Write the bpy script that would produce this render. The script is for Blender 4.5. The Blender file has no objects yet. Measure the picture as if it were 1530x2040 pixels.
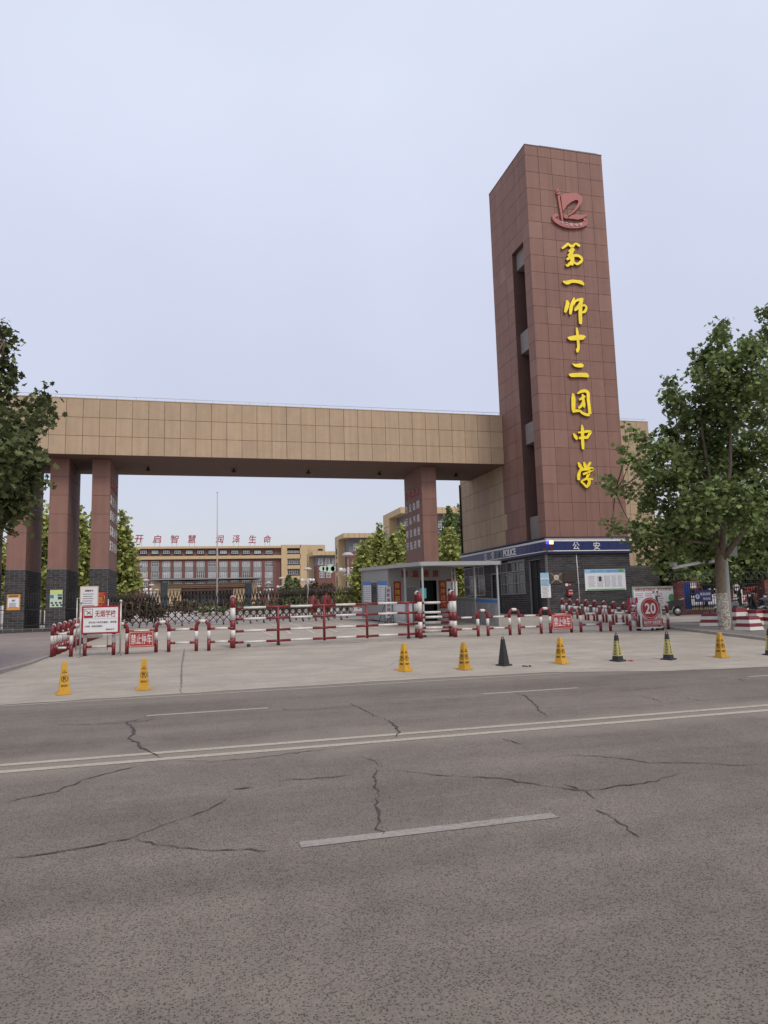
import bpy, bmesh, math, random
import numpy as np
from mathutils import Vector, Matrix
R = math.radians
random.seed(7)
SC = bpy.context.scene
COL = SC.collection

# ------------------------------------------------------------------ camera
CAMH = 1.65
FPX, PW, PH = 1420.0, 1530.0, 2040.0
PITCH, ROLL, YAW = R(7.245), R(-1.563), R(14.52)
_fw = Vector((math.sin(YAW)*math.cos(PITCH), math.cos(YAW)*math.cos(PITCH), math.sin(PITCH)))
_rt = Vector((math.cos(YAW), -math.sin(YAW), 0))
_up = _rt.cross(_fw)
_r2 = math.cos(ROLL)*_rt + math.sin(ROLL)*_up
_u2 = -math.sin(ROLL)*_rt + math.cos(ROLL)*_up
cam = bpy.data.cameras.new('camera')
cam.sensor_fit = 'VERTICAL'; cam.sensor_height = 36.0
cam.lens = 36.0*FPX/PH
cam.clip_start = 0.1; cam.clip_end = 3000
camo = bpy.data.objects.new('camera', cam)
camo.matrix_world = Matrix(((_r2.x, _u2.x, -_fw.x, 0), (_r2.y, _u2.y, -_fw.y, 0), (_r2.z, _u2.z, -_fw.z, CAMH), (0, 0, 0, 1)))
COL.objects.link(camo); SC.camera = camo

# ------------------------------------------------------------------ sky, sun, exposure
SUN_EL, SUN_AZ = R(52), R(162)          # azimuth clockwise from +Y: behind the camera, to its right
w = bpy.data.worlds.new('World'); SC.world = w; w.use_nodes = True
nt = w.node_tree; nt.nodes.clear()
out = nt.nodes.new('ShaderNodeOutputWorld')
sky = nt.nodes.new('ShaderNodeTexSky'); sky.sky_type = 'NISHITA'; sky.sun_disc = False
sky.sun_elevation = SUN_EL; sky.sun_rotation = SUN_AZ
sky.air_density = 1.0; sky.dust_density = 3.0; sky.ozone_density = 1.0
b1 = nt.nodes.new('ShaderNodeBackground'); b1.inputs[1].default_value = 0.05
nt.links.new(sky.outputs[0], b1.inputs[0])
tc = nt.nodes.new('ShaderNodeTexCoord'); sx = nt.nodes.new('ShaderNodeSeparateXYZ')
nt.links.new(tc.outputs['Generated'], sx.inputs[0])
rp = nt.nodes.new('ShaderNodeValToRGB')          # the even high haze veil of a dusty overcast day
rp.color_ramp.elements[0].position = 0.0; rp.color_ramp.elements[0].color = (0.49, 0.47, 0.495, 1)
rp.color_ramp.elements[1].position = 0.62; rp.color_ramp.elements[1].color = (0.665, 0.695, 0.81, 1)
e = rp.color_ramp.elements.new(0.22); e.color = (0.51, 0.512, 0.605, 1)
nt.links.new(sx.outputs[2], rp.inputs[0])
b2 = nt.nodes.new('ShaderNodeBackground')
nt.links.new(rp.outputs[0], b2.inputs[0])
cn = nt.nodes.new('ShaderNodeTexNoise'); cn.inputs['Scale'].default_value = 2.6; cn.inputs['Detail'].default_value = 5; cn.inputs['Roughness'].default_value = .5
nt.links.new(tc.outputs['Generated'], cn.inputs['Vector'])
cm = nt.nodes.new('ShaderNodeMapRange'); cm.inputs[1].default_value = .3; cm.inputs[2].default_value = .7; cm.inputs[3].default_value = .955; cm.inputs[4].default_value = 1.045
nt.links.new(cn.outputs['Fac'], cm.inputs[0]); nt.links.new(cm.outputs[0], b2.inputs[1])
ad = nt.nodes.new('ShaderNodeAddShader')
nt.links.new(b1.outputs[0], ad.inputs[0]); nt.links.new(b2.outputs[0], ad.inputs[1])
nt.links.new(ad.outputs[0], out.inputs[0])
sl = bpy.data.lights.new('sun', 'SUN'); sl.energy = 1.5; sl.angle = R(14); sl.color = (1, 0.93, 0.82)
so = bpy.data.objects.new('sun', sl)
sd = Vector((math.sin(SUN_AZ)*math.cos(SUN_EL), math.cos(SUN_AZ)*math.cos(SUN_EL), math.sin(SUN_EL)))
so.rotation_euler = sd.to_track_quat('Z', 'Y').to_euler()
COL.objects.link(so)
vs = SC.view_settings
vs.view_transform = 'Standard'; vs.look = 'None'; vs.gamma = 1.0; vs.exposure = 0.0; vs.use_curve_mapping = False

# ------------------------------------------------------------------ photo pixels to directions
def ray(x, y):
    return _r2*((x-PW/2)/FPX) - _u2*((y-PH/2)/FPX) + _fw
def onY(x, y, Y):
    d = ray(x, y); t = Y/d.y; return Vector((d.x*t, Y, CAMH+d.z*t))
def onX(x, y, X):
    d = ray(x, y); t = X/d.x; return Vector((X, d.y*t, CAMH+d.z*t))
def onZ(x, y, z):
    d = ray(x, y); t = (z-CAMH)/d.z; return Vector((d.x*t, d.y*t, z))
PRY = [-1e5, 15, 18, 22, 28, 34, 40, 60, 1e5]; PRZ = [0, 0, .12, .31, .54, .74, .78, .80, .80]
def G(X, Y):                              # height of the ground that rises from the road to the school
    t = min(1, max(0, (Y-26)/10)); t = t*t*(3-2*t)
    return float(np.interp(Y, PRY, PRZ)) - .006*min(30, max(0, 18-X))*t
def gp(x, y):                             # where the ray through a photo pixel meets the ground
    d = ray(x, y); lo, hi = 3., 600.
    for i in range(50):
        m = (lo+hi)/2
        if CAMH+d.z/d.y*m > G(d.x/d.y*m, m): lo = m
        else: hi = m
    return Vector((d.x/d.y*lo, lo, CAMH+d.z/d.y*lo))

# ------------------------------------------------------------------ materials
MATS = {}
def mat(name, col, rough=.7, var=.0, scale=3., bump=0., bscale=40., rnd=None, rndamt=.1, metal=0., spec=.5, emis=None, estr=0., streak=0., trans=0.):
    if name in MATS: return MATS[name]
    m = bpy.data.materials.new(name); m.use_nodes = True; MATS[name] = m
    n = m.node_tree.nodes; L = m.node_tree.links
    p = n['Principled BSDF']
    p.inputs['Roughness'].default_value = rough; p.inputs['Metallic'].default_value = metal
    p.inputs['Specular IOR Level'].default_value = spec
    c = n.new('ShaderNodeRGB'); c.outputs[0].default_value = (*col, 1); cur = c.outputs[0]
    geo = n.new('ShaderNodeNewGeometry')
    def vmul(cur, fac_socket, amt):
        mr = n.new('ShaderNodeMapRange'); mr.inputs[3].default_value = 1-amt; mr.inputs[4].default_value = 1+amt
        L.new(fac_socket, mr.inputs[0])
        h = n.new('ShaderNodeVectorMath'); h.operation = 'SCALE'
        L.new(cur, h.inputs[0]); L.new(mr.outputs[0], h.inputs['Scale']); return h.outputs[0]
    if var:
        nz = n.new('ShaderNodeTexNoise'); nz.inputs['Scale'].default_value = scale; nz.inputs['Detail'].default_value = 6; nz.inputs['Roughness'].default_value = .65
        L.new(geo.outputs['Position'], nz.inputs['Vector'])
        mr = n.new('ShaderNodeMapRange'); mr.inputs[1].default_value = .3; mr.inputs[2].default_value = .7
        L.new(nz.outputs['Fac'], mr.inputs[0]); cur = vmul(cur, mr.outputs[0], var)
    if streak:
        mp = n.new('ShaderNodeMapping'); mp.inputs['Scale'].default_value = (2.2, 2.2, .12)
        L.new(geo.outputs['Position'], mp.inputs[0])
        nz = n.new('ShaderNodeTexNoise'); nz.inputs['Scale'].default_value = 1.6; nz.inputs['Detail'].default_value = 5
        L.new(mp.outputs[0], nz.inputs['Vector'])
        mr = n.new('ShaderNodeMapRange'); mr.inputs[1].default_value = .35; mr.inputs[2].default_value = .68
        L.new(nz.outputs['Fac'], mr.inputs[0]); cur = vmul(cur, mr.outputs[0], streak)
    if rnd == 'island': cur = vmul(cur, geo.outputs['Random Per Island'], rndamt)
    if rnd == 'object':
        oi = n.new('ShaderNodeObjectInfo'); cur = vmul(cur, oi.outputs['Random'], rndamt)
    L.new(cur, p.inputs['Base Color'])
    if bump:
        bz = n.new('ShaderNodeTexNoise'); bz.inputs['Scale'].default_value = bscale; bz.inputs['Detail'].default_value = 5
        L.new(geo.outputs['Position'], bz.inputs['Vector'])
        bp = n.new('ShaderNodeBump'); bp.inputs['Strength'].default_value = bump; bp.inputs['Distance'].default_value = .01
        L.new(bz.outputs['Fac'], bp.inputs['Height']); L.new(bp.outputs[0], p.inputs['Normal'])
    if emis:
        p.inputs['Emission Color'].default_value = (*emis, 1); p.inputs['Emission Strength'].default_value = estr
    if trans:
        tb = n.new('ShaderNodeBsdfTranslucent'); L.new(cur, tb.inputs[0])
        mx = n.new('ShaderNodeMixShader'); mx.inputs[0].default_value = trans
        L.new(p.outputs[0], mx.inputs[1]); L.new(tb.outputs[0], mx.inputs[2])
        L.new(mx.outputs[0], n['Material Output'].inputs[0])
    return m

M = {
 'maroon': mat('maroon stone panel', (.232, .122, .094), .72, .07, 1.5, .05, 60, 'object', .05, streak=.09),
 'maroon_s': mat('maroon cladding', (.225, .112, .088), .75, .07, 1.5, streak=.08),
 'joint': mat('dark joint', (.115, .06, .048), .9),
 'maroon_l': mat('paler maroon panel', (.262, .145, .114), .75, .06, 1.5, .05, 60, 'object', .04, streak=.05),
 'joint_t': mat('pale tan joint', (.09, .055, .042), .9),
 'tan': mat('tan stone panel', (.43, .312, .205), .70, .06, 2, .05, 60, 'object', .05, streak=.065),
 'tan_s': mat('tan cladding', (.41, .30, .195), .72, .06, 2, streak=.06),
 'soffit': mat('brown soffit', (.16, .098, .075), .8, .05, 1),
 'jtan': mat('brown joint', (.06, .042, .03), .9),
 'grey_pan': mat('grey slot panel', (.22, .195, .185), .7, .06, 3),
 'brick': mat('dark grey brick', (.045, .041, .043), .8, .12, 9, .15, 70, 'island', .42),
 'mortar': mat('mortar', (.27, .255, .245), .9, .1, 6),
 'redbrick': mat('red brick', (.15, .05, .038), .8, .12, 9, .15, 70, 'island', .3),
 'gold': mat('gold letter', (.98, .74, .02), .3, .12, 2.2, spec=.6),
 'goldside': mat('dark gold return', (.35, .2, .01), .4, metal=.3),
 'emblem': mat('emblem red', (.40, .13, .115), .5, .04, 4),
 'emblem_d': mat('emblem dark', (.06, .012, .012), .6),
 'white': mat('white paint', (.72, .71, .69), .5, .06, 5),
 'letterwhite': mat('white letter', (.62, .61, .60), .5),
 'redpaint': mat('maroon red paint', (.175, .016, .020), .38, .1, 8, spec=.5),
 'whitepaint': mat('white pipe paint', (.62, .59, .55), .42, .1, 12),
 'blue': mat('police blue', (.013, .022, .115), .35, .06, 2),
 'navy': mat('dark navy trim', (.008, .010, .045), .45),
 'black': mat('black iron', (.016, .015, .016), .5, .1, 10),
 'glass': mat('dark glass', (.03, .035, .04), .08, spec=.8),
 'glassb': mat('blue glass', (.02, .05, .08), .1, spec=.8),
 'steel': mat('stainless', (.50, .48, .46), .38, .1, 8, metal=.6),
 'booth': mat('booth panel', (.31, .305, .297), .55, .05, 2, streak=.05),
 'boothf': mat('booth frame', (.36, .365, .36), .45, .05, 4),
 'dark': mat('dark interior', (.02, .02, .022), .8),
 'yellow': mat('yellow plastic', (.53, .285, .020), .42, .12, 14, .06, 50, 'object', .12),
 'rubber': mat('black rubber', (.022, .021, .021), .6, .15, 12),
 'coneband': mat('cone yellow band', (.42, .36, .13), .5, .15, 20),
 'brown_ink': mat('brown ink', (.05, .014, .008), .6),
 'ink': mat('ink', (.03, .03, .035), .7),
 'greyink': mat('grey ink', (.22, .22, .25), .7),
 'red': mat('sign red', (.29, .013, .016), .45, .08, 9),
 'redflat': mat('red letters', (.32, .018, .018), .5),
 'signred': mat('bright sign red', (.36, .04, .035), .45, .1, 12),
 'pink': mat('magenta banner', (.42, .02, .07), .55, .08, 8),
 'paper': mat('white poster', (.72, .72, .74), .5, .03, 6),
 'cream': mat('cream', (.62, .52, .42), .6),
 'bluehead': mat('blue print', (.06, .20, .52), .5, .25, 9),
 'lightblue': mat('pale blue print', (.30, .52, .68), .5, .1, 6),
 'green': mat('green print', (.10, .32, .10), .5, .2, 9),
 'lime': mat('lime print', (.55, .60, .22), .5, .08, 6),
 'palegreen': mat('pale green print', (.50, .62, .50), .5),
 'orange': mat('orange print', (.60, .28, .06), .5, .06, 6),
 'teal': mat('teal print', (.04, .20, .28), .5),
 'bronze': mat('bronze gate', (.040, .026, .020), .5, .2, 9),
 'wood': mat('wood plaque', (.045, .028, .022), .5, .2, 14),
 'bbeige': mat('campus beige', (.50, .37, .21), .75, .05, 1.2, streak=.05),
 'bbrick': mat('campus brick red', (.165, .072, .060), .8, .1, 2, streak=.08),
 'bgrey': mat('campus grey', (.17, .17, .19), .7, .06, 1.5),
 'bspan': mat('campus spandrel', (.235, .235, .23), .7, .06, 1.5),
 'bframe': mat('window white', (.60, .60, .60), .5),
 'bcurtain': mat('curtained pane', (.30, .31, .32), .4, .3, .6),
 'bark': mat('plane bark', (.15, .115, .08), .85, .3, 9, .4, 30),
 
 'leaf': mat('plane leaf', (.165, .212, .078), .7, rnd='island', rndamt=.5, trans=.28, spec=.15),
 'leaf_d': mat('dark plane leaf', (.115, .135, .056), .65, rnd='island', rndamt=.5, trans=.2, spec=.15),
 'leaf_l': mat('young bright leaf', (.34, .365, .115), .65, rnd='island', rndamt=.45, trans=.3, spec=.15),
 'leaf_b': mat('brown bush leaf', (.11, .085, .045), .6, rnd='island', rndamt=.5, trans=.2),
 'grass': mat('lawn', (.12, .125, .05), .9, .4, 5, .4, 30),
 'pole': mat('grey pole', (.36, .37, .36), .45, .08, 6),
 'lamp': mat('lamp shell', (.42, .38, .35), .5),
 'play_red': mat('play red', (.30, .026, .026), .5, .1, 6),
 'bluepanel': mat('blue steel', (.02, .07, .30), .5, .1, 4),
 'scoot_g': mat('scooter grey', (.20, .21, .22), .35),
 'scoot_k': mat('scooter black', (.02, .02, .022), .35),
 'scoot_r': mat('scooter red', (.25, .02, .02), .35),
 'screen': mat('lit screen', (.05, .2, .25), .4, emis=(.25, .75, .85), estr=.25),
 'led_b': mat('blue lamp', (.02, .02, .4), .3, emis=(.05, .08, 1.0), estr=1.6),
 'led_y': mat('bright lamp', (.6, .4, .2), .3, emis=(1.0, .62, .25), estr=2.2),
 'led_r': mat('red lamp', (.10, .01, .02), .3),
}

# ------------------------------------------------------------------ mesh helpers
KIDS = {}
class MB:
    """Collects shapes; build() links them as one mesh object. org: world origin subtracted from coordinates."""
    def __init__(s, org=(0, 0, 0)):
        s.v = []; s.f = []; s.mi = []; s.o = Vector(org); s.cur = 0; s.smooth = []
    def add(s, vs, fs, sm=False):
        b = len(s.v)
        s.v += [(p[0]-s.o.x, p[1]-s.o.y, p[2]-s.o.z) for p in vs]
        for f in fs: s.f.append([i+b for i in f]); s.mi.append(s.cur); s.smooth.append(sm)
        return s
    def box(s, x0, x1, y0, y1, z0, z1):
        vs = [(x, y, z) for z in (z0, z1) for y in (y0, y1) for x in (x0, x1)]
        return s.add(vs, [(0, 2, 3, 1), (4, 5, 7, 6), (0, 1, 5, 4), (2, 6, 7, 3), (0, 4, 6, 2), (1, 3, 7, 5)])
    def frustum(s, cx, cy, z0, z1, a0, b0, a1, b1, rot=0.):
        vs = []
        for z, a, b in ((z0, a0, b0), (z1, a1, b1)):
            for sx_, sy_ in ((-1, -1), (1, -1), (1, 1), (-1, 1)):
                x, y = sx_*a, sy_*b
                vs.append((cx+x*math.cos(rot)-y*math.sin(rot), cy+x*math.sin(rot)+y*math.cos(rot), z))
        return s.add(vs, [(3, 2, 1, 0), (4, 5, 6, 7), (0, 1, 5, 4), (1, 2, 6, 5), (2, 3, 7, 6), (3, 0, 4, 7)])
    def tube(s, pts, r, n=8, cap=True):
        pts = [Vector(p) for p in pts]
        rs = r if isinstance(r, (list, tuple)) else [r]*len(pts)
        vs = []; fs = []; prev = None
        for i, p in enumerate(pts):
            t = (pts[min(i+1, len(pts)-1)]-pts[max(i-1, 0)]).normalized()
            if prev is None:
                a = Vector((0, 0, 1)) if abs(t.z) < .9 else Vector((1, 0, 0))
                u = t.cross(a).normalized()
            else:
                u = (prev-t*prev.dot(t)).normalized()
            prev = u; q = t.cross(u)
            for k in range(n):
                a = 2*math.pi*k/n
                vs.append(p+(u*math.cos(a)+q*math.sin(a))*rs[i])
        for i in range(len(pts)-1):
            for k in range(n):
                a, b = i*n+k, i*n+(k+1) % n
                fs.append((a, b, b+n, a+n))
        if cap:
            fs.append(tuple(range(n-1, -1, -1))); m = (len(pts)-1)*n; fs.append(tuple(range(m, m+n)))
        return s.add(vs, fs, True)
    def lathe(s, prof, c, n=12):
        vs = [(c[0]+r*math.cos(2*math.pi*k/n), c[1]+r*math.sin(2*math.pi*k/n), c[2]+z) for r, z in prof for k in range(n)]
        fs = [(i*n+k, i*n+(k+1) % n, (i+1)*n+(k+1) % n, (i+1)*n+k) for i in range(len(prof)-1) for k in range(n)]
        return s.add(vs, fs, True)
    def poly(s, pts, ex):
        """planar polygon extruded by vector ex (front face = pts)"""
        ex = Vector(ex); n = len(pts); P = [Vector(p) for p in pts]
        vs = P+[p+ex for p in P]
        fs = [tuple(range(n)), tuple(range(2*n-1, n-1, -1))]+[(i, i+n, (i+1) % n+n, (i+1) % n) for i in range(n)]
        return s.add(vs, fs)
    def quad(s, a, b, c, d): return s.add([a, b, c, d], [(0, 1, 2, 3)])
    def mesh(s, name, mats):
        me = bpy.data.meshes.new(name); me.from_pydata(s.v, [], s.f)
        for m in (mats if isinstance(mats, (list, tuple)) else [mats]): me.materials.append(m)
        me.polygons.foreach_set('material_index', s.mi)
        me.polygons.foreach_set('use_smooth', s.smooth)
        me.update()
        bm = bmesh.new(); bm.from_mesh(me)
        if len(bm.faces) < 60000: bmesh.ops.recalc_face_normals(bm, faces=bm.faces)
        bm.to_mesh(me); bm.free()
        return me
    def build(s, name, mats, parent=None, **k):
        return link(name, s.mesh(name, mats), parent, **k)

def link(name, me, parent=None, label=None, cat=None, group=None, kind=None, loc=None, rot=None):
    o = bpy.data.objects.new(name, me); COL.objects.link(o)
    if parent is not None: o.parent = parent; KIDS.setdefault(parent.name, []).append(o)
    if loc is not None: o.location = loc
    if rot is not None: o.rotation_euler = rot
    return tag(o, label, cat, group, kind)
def tag(o, label=None, cat=None, group=None, kind=None):
    for k, v in (('label', label), ('category', cat), ('group', group), ('kind', kind)):
        if v: o[k] = v
    return o
def thing(name, label, cat, loc=(0, 0, 0), rz=0, group=None):
    o = bpy.data.objects.new(name, None); COL.objects.link(o); o.empty_display_size = .2
    o.location = loc; o.rotation_euler = (0, 0, rz)
    return tag(o, label, cat, group)
def copy_tree(o, parent=None):
    c = o.copy(); COL.objects.link(c)
    if parent is not None: c.parent = parent; KIDS.setdefault(parent.name, []).append(c)
    for ch in list(KIDS.get(o.name, [])): copy_tree(ch, c)
    return c

# frames for writing on vertical faces: (right, up, out)
FR_F = (Vector((1, 0, 0)), Vector((0, 0, 1)), Vector((0, -1, 0)))     # faces the road
FR_L = (Vector((0, -1, 0)), Vector((0, 0, 1)), Vector((-1, 0, 0)))    # faces -X
FR_R = (Vector((0, 1, 0)), Vector((0, 0, 1)), Vector((1, 0, 0)))      # faces +X
_tc = {}
def glyph(body, bold):
    if any(ord(c) > 0x2E00 for c in body): bold = min(bold, .011)
    k = (body, bold)
    if k not in _tc:
        cu = bpy.data.curves.new('txt', 'FONT'); cu.body = body; cu.resolution_u = 3; cu.offset = bold
        cu.extrude = .03; cu.align_x = 'LEFT'
        o = bpy.data.objects.new('txt', cu); COL.objects.link(o)
        dg = bpy.context.evaluated_depsgraph_get()
        me = bpy.data.meshes.new_from_object(o.evaluated_get(dg))
        co = np.array([v.co[:] for v in me.vertices]); fs = [tuple(p.vertices) for p in me.polygons]
        bpy.data.objects.remove(o); bpy.data.curves.remove(cu); bpy.data.meshes.remove(me)
        _tc[k] = (co, fs)
    return _tc[k]
def text(mb, body, c, wid, hgt, fr=FR_F, bold=.012, depth=.01, shear=0.):
    """writes body filling a wid x hgt rectangle centred at world point c"""
    co, fs = glyph(body, bold)
    mn = co.min(0); mx = co.max(0); u, v, n = fr; c = Vector(c)
    sx_ = wid/max(1e-6, mx[0]-mn[0]); sy_ = hgt/max(1e-6, mx[1]-mn[1]); zm = max(1e-6, mx[2]-mn[2])
    vs = []
    for p in co:
        a = (p[0]-mn[0])*sx_-wid/2; b = (p[1]-mn[1])*sy_-hgt/2; d = (p[2]-mn[2])/zm*depth
        vs.append(c+u*(a+shear*b)+v*b+n*d)
    mb.add(vs, fs); return mb
def vtext(mb, body, c, cw, ch, gap, fr=FR_F, **k):
    n = len(body)
    for i, t in enumerate(body): text(mb, t, Vector(c)+fr[1]*((n-1)/2-i)*gap, cw, ch, fr, **k)
    return mb
def fbox(mb, c, wid, hgt, dep, fr=FR_F):
    """box whose front face centre stands dep proud of point c"""
    u, v, n = fr; c = Vector(c)
    a = [c-u*wid/2-v*hgt/2, c+u*wid/2-v*hgt/2, c+u*wid/2+v*hgt/2, c-u*wid/2+v*hgt/2]
    return mb.poly([p+n*dep for p in a], -n*dep)
def lines(mb, c, wid, hgt, rows, fr=FR_F, thick=.35, cols=1, ragged=.25, rs=None):
    """rows of fine print as thin raised strips"""
    rr = rs or random.Random(3); u, v, n = fr; c = Vector(c); cw = wid/cols
    for k in range(cols):
        for i in range(rows):
            ww = cw*(.86-ragged*rr.random())
            cc = c+u*(-wid/2+k*cw+ww/2+cw*.04)+v*(hgt/2-(i+.5)*hgt/rows)
            fbox(mb, cc, ww, hgt/rows*thick, .003, fr)
    return mb

PANEL = {}
def panel_mesh(wd, hg, m, th=.02, bev=.006):
    k = (round(wd, 3), round(hg, 3), m.name)
    if k not in PANEL:
        mb = MB(); a, b = wd/2, hg/2
        vs = [(-a, 0, -b), (a, 0, -b), (a, 0, b), (-a, 0, b), (-a, -th+bev, -b), (a, -th+bev, -b), (a, -th+bev, b), (-a, -th+bev, b),
              (-a+bev, -th, -b+bev), (a-bev, -th, -b+bev), (a-bev, -th, b-bev), (-a+bev, -th, b-bev)]
        mb.add(vs, [(0, 1, 5, 4), (1, 2, 6, 5), (2, 3, 7, 6), (3, 0, 4, 7), (4, 5, 9, 8), (5, 6, 10, 9), (6, 7, 11, 10), (7, 4, 8, 11), (8, 9, 10, 11)])
        PANEL[k] = mb.mesh('panel', m)
    return PANEL[k]
def panels(parent, fr, base, us, vs, m, gap=.017, skip=None, name='panel'):
    """grid of cladding panels; us/vs boundaries measured along fr right/up from world point base on the backing face"""
    u, v, n = fr; base = Vector(base); rz = math.atan2(u.y, u.x); po = parent.location
    for i in range(len(us)-1):
        for j in range(len(vs)-1):
            if skip and skip(us[i], us[i+1], vs[j], vs[j+1]): continue
            me = panel_mesh(us[i+1]-us[i]-gap, vs[j+1]-vs[j]-gap, M['maroon_l'] if m is M['maroon'] and parent.name == 'gate_tower' and random.random() < .07 else m)
            c = base+u*((us[i]+us[i+1])/2)+v*((vs[j]+vs[j+1])/2)
            o = link(name, me, parent, loc=c-po+n*random.uniform(-.0015, .0015), rot=(0, 0, rz))
def frange(a, b, n): return [a+(b-a)*i/n for i in range(n+1)]
def bricks(mb, fr, base, wid, hgt, bl=.42, bh=.125, gap=.022, th=.02, holes=()):
    """running-bond bricks standing th proud of the backing face"""
    u, v, n = fr; base = Vector(base); rr = random.Random(int(wid*1000)); rows = max(1, round(hgt/bh)); bh = hgt/rows
    for j in range(rows):
        x = -(bl/2 if j % 2 else 0)
        while x < wid:
            a, b = max(0, x)+gap/2, min(wid, x+bl)-gap/2; x += bl
            z0, z1 = j*bh+gap/2, (j+1)*bh-gap/2
            spans = [(a, b)]
            for (h0, h1, k0, k1) in holes:
                if z1 > k0 and z0 < k1:
                    ns = []
                    for (p, q) in spans:
                        if q <= h0 or p >= h1: ns.append((p, q))
                        else:
                            if p < h0: ns.append((p, h0))
                            if q > h1: ns.append((h1, q))
                    spans = ns
            for (p, q) in spans:
                if q-p < .02: continue
                d = th+rr.uniform(-.003, .003)
                c = [base+u*s_+v*t_ for s_, t_ in ((p, z0), (q, z0), (q, z1), (p, z1))]
                f = [k+n*d for k in c]
                mb.add(f+c, [(0, 1, 2, 3), (0, 4, 5, 1), (1, 5, 6, 2), (2, 6, 7, 3), (3, 7, 4, 0)])
    return mb

# ================================================================== THE SETTING: ground, road, forecourt, pavements
def node_mat(name):
    m = bpy.data.materials.new(name); m.use_nodes = True
    return m, m.node_tree.nodes, m.node_tree.links, m.node_tree.nodes['Principled BSDF']
def N(n, t, **k):
    x = n.new(t)
    for a, b in k.items(): setattr(x, a, b)
    return x
def math_node(n, L, op, a, b=None, clamp=False):
    x = n.new('ShaderNodeMath'); x.operation = op; x.use_clamp = clamp
    for i, v in enumerate((a, b)):
        if v is None: continue
        if isinstance(v, (int, float)): x.inputs[i].default_value = v
        else: L.new(v, x.inputs[i])
    return x.outputs[0]
def noise(n, L, vec, scale, detail=4, rough=.55):
    z = n.new('ShaderNodeTexNoise'); z.inputs['Scale'].default_value = scale; z.inputs['Detail'].default_value = detail; z.inputs['Roughness'].default_value = rough
    L.new(vec, z.inputs['Vector']); return z.outputs['Fac']
def remap(n, L, s, a, b, c, d):
    z = n.new('ShaderNodeMapRange'); L.new(s, z.inputs[0])
    for i, v in enumerate((a, b, c, d)): z.inputs[i+1].default_value = v
    return z.outputs[0]
def mixc(n, L, f, a, b):
    z = n.new('ShaderNodeMix'); z.data_type = 'RGBA'
    if isinstance(f, (int, float)): z.inputs[0].default_value = f
    else: L.new(f, z.inputs[0])
    for i, v in ((6, a), (7, b)):
        if isinstance(v, tuple): z.inputs[i].default_value = (*v, 1)
        else: L.new(v, z.inputs[i])
    return z.outputs[2]

def asphalt():
    m, n, L, p = node_mat('worn asphalt')
    g = N(n, 'ShaderNodeNewGeometry'); pos = g.outputs['Position']
    sep = N(n, 'ShaderNodeSeparateXYZ'); L.new(pos, sep.inputs[0])
    vo = N(n, 'ShaderNodeTexVoronoi'); vo.inputs['Scale'].default_value = 88; L.new(pos, vo.inputs['Vector'])
    vo2 = N(n, 'ShaderNodeTexVoronoi'); vo2.inputs['Scale'].default_value = 105; L.new(pos, vo2.inputs['Vector'])
    wn0 = N(n, 'ShaderNodeSeparateColor'); L.new(vo.outputs['Color'], wn0.inputs[0])
    pit = math_node(n, L, 'MULTIPLY', remap(n, L, wn0.outputs[0], .42, .60, 0, 1), remap(n, L, vo.outputs['Distance'], .25, .52, 1, 0))
    sp = remap(n, L, pit, 0, 1, 1.05, .45)
    wn = N(n, 'ShaderNodeSeparateColor'); L.new(vo2.outputs['Color'], wn.inputs[0])
    sp2 = remap(n, L, wn.outputs[0], 0, 1, .84, 1.15)
    big = noise(n, L, pos, .45, 6, .62); bigm = remap(n, L, big, .32, .68, .84, 1.1)
    mid = noise(n, L, pos, 3.5, 4); midm = remap(n, L, mid, .3, .7, .93, 1.07)
    # long streaks of traffic wear along the road
    mp = N(n, 'ShaderNodeMapping'); mp.inputs['Scale'].default_value = (.05, 1.0, 1); L.new(pos, mp.inputs[0])
    st = noise(n, L, mp.outputs[0], .9, 5, .6); stm = remap(n, L, st, .32, .68, .80, 1.14)
    f = math_node(n, L, 'MULTIPLY', sp, sp2); f = math_node(n, L, 'MULTIPLY', f, bigm); f = math_node(n, L, 'MULTIPLY', f, midm); f = math_node(n, L, 'MULTIPLY', f, stm)
    base = N(n, 'ShaderNodeVectorMath', operation='SCALE'); base.inputs[0].default_value = (.170, .144, .120); L.new(f, base.inputs['Scale'])
    # dust gathered along the centre lines
    yy = math_node(n, L, 'SUBTRACT', sep.outputs[1], math_node(n, L, 'MULTIPLY', sep.outputs[0], .0164))
    d = math_node(n, L, 'ABSOLUTE', math_node(n, L, 'SUBTRACT', yy, 8.75))
    wob = remap(n, L, noise(n, L, pos, .8, 4), .3, .7, -.35, .35)
    dm = remap(n, L, math_node(n, L, 'ADD', d, wob), .25, .95, .55, 0)
    d2 = remap(n, L, yy, 13.4, 14.7, 0, .5)
    dust = math_node(n, L, 'ADD', dm, d2, True)
    col = mixc(n, L, dust, base.outputs[0], (.255, .22, .18))
    L.new(col, p.inputs['Base Color']); p.inputs['Roughness'].default_value = .85; p.inputs['Specular IOR Level'].default_value = .25
    bp = N(n, 'ShaderNodeBump'); bp.inputs['Strength'].default_value = .7; bp.inputs['Distance'].default_value = .006
    L.new(pit, bp.inputs['Height']); bp.invert = True; L.new(bp.outputs[0], p.inputs['Normal'])
    return m
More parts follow.
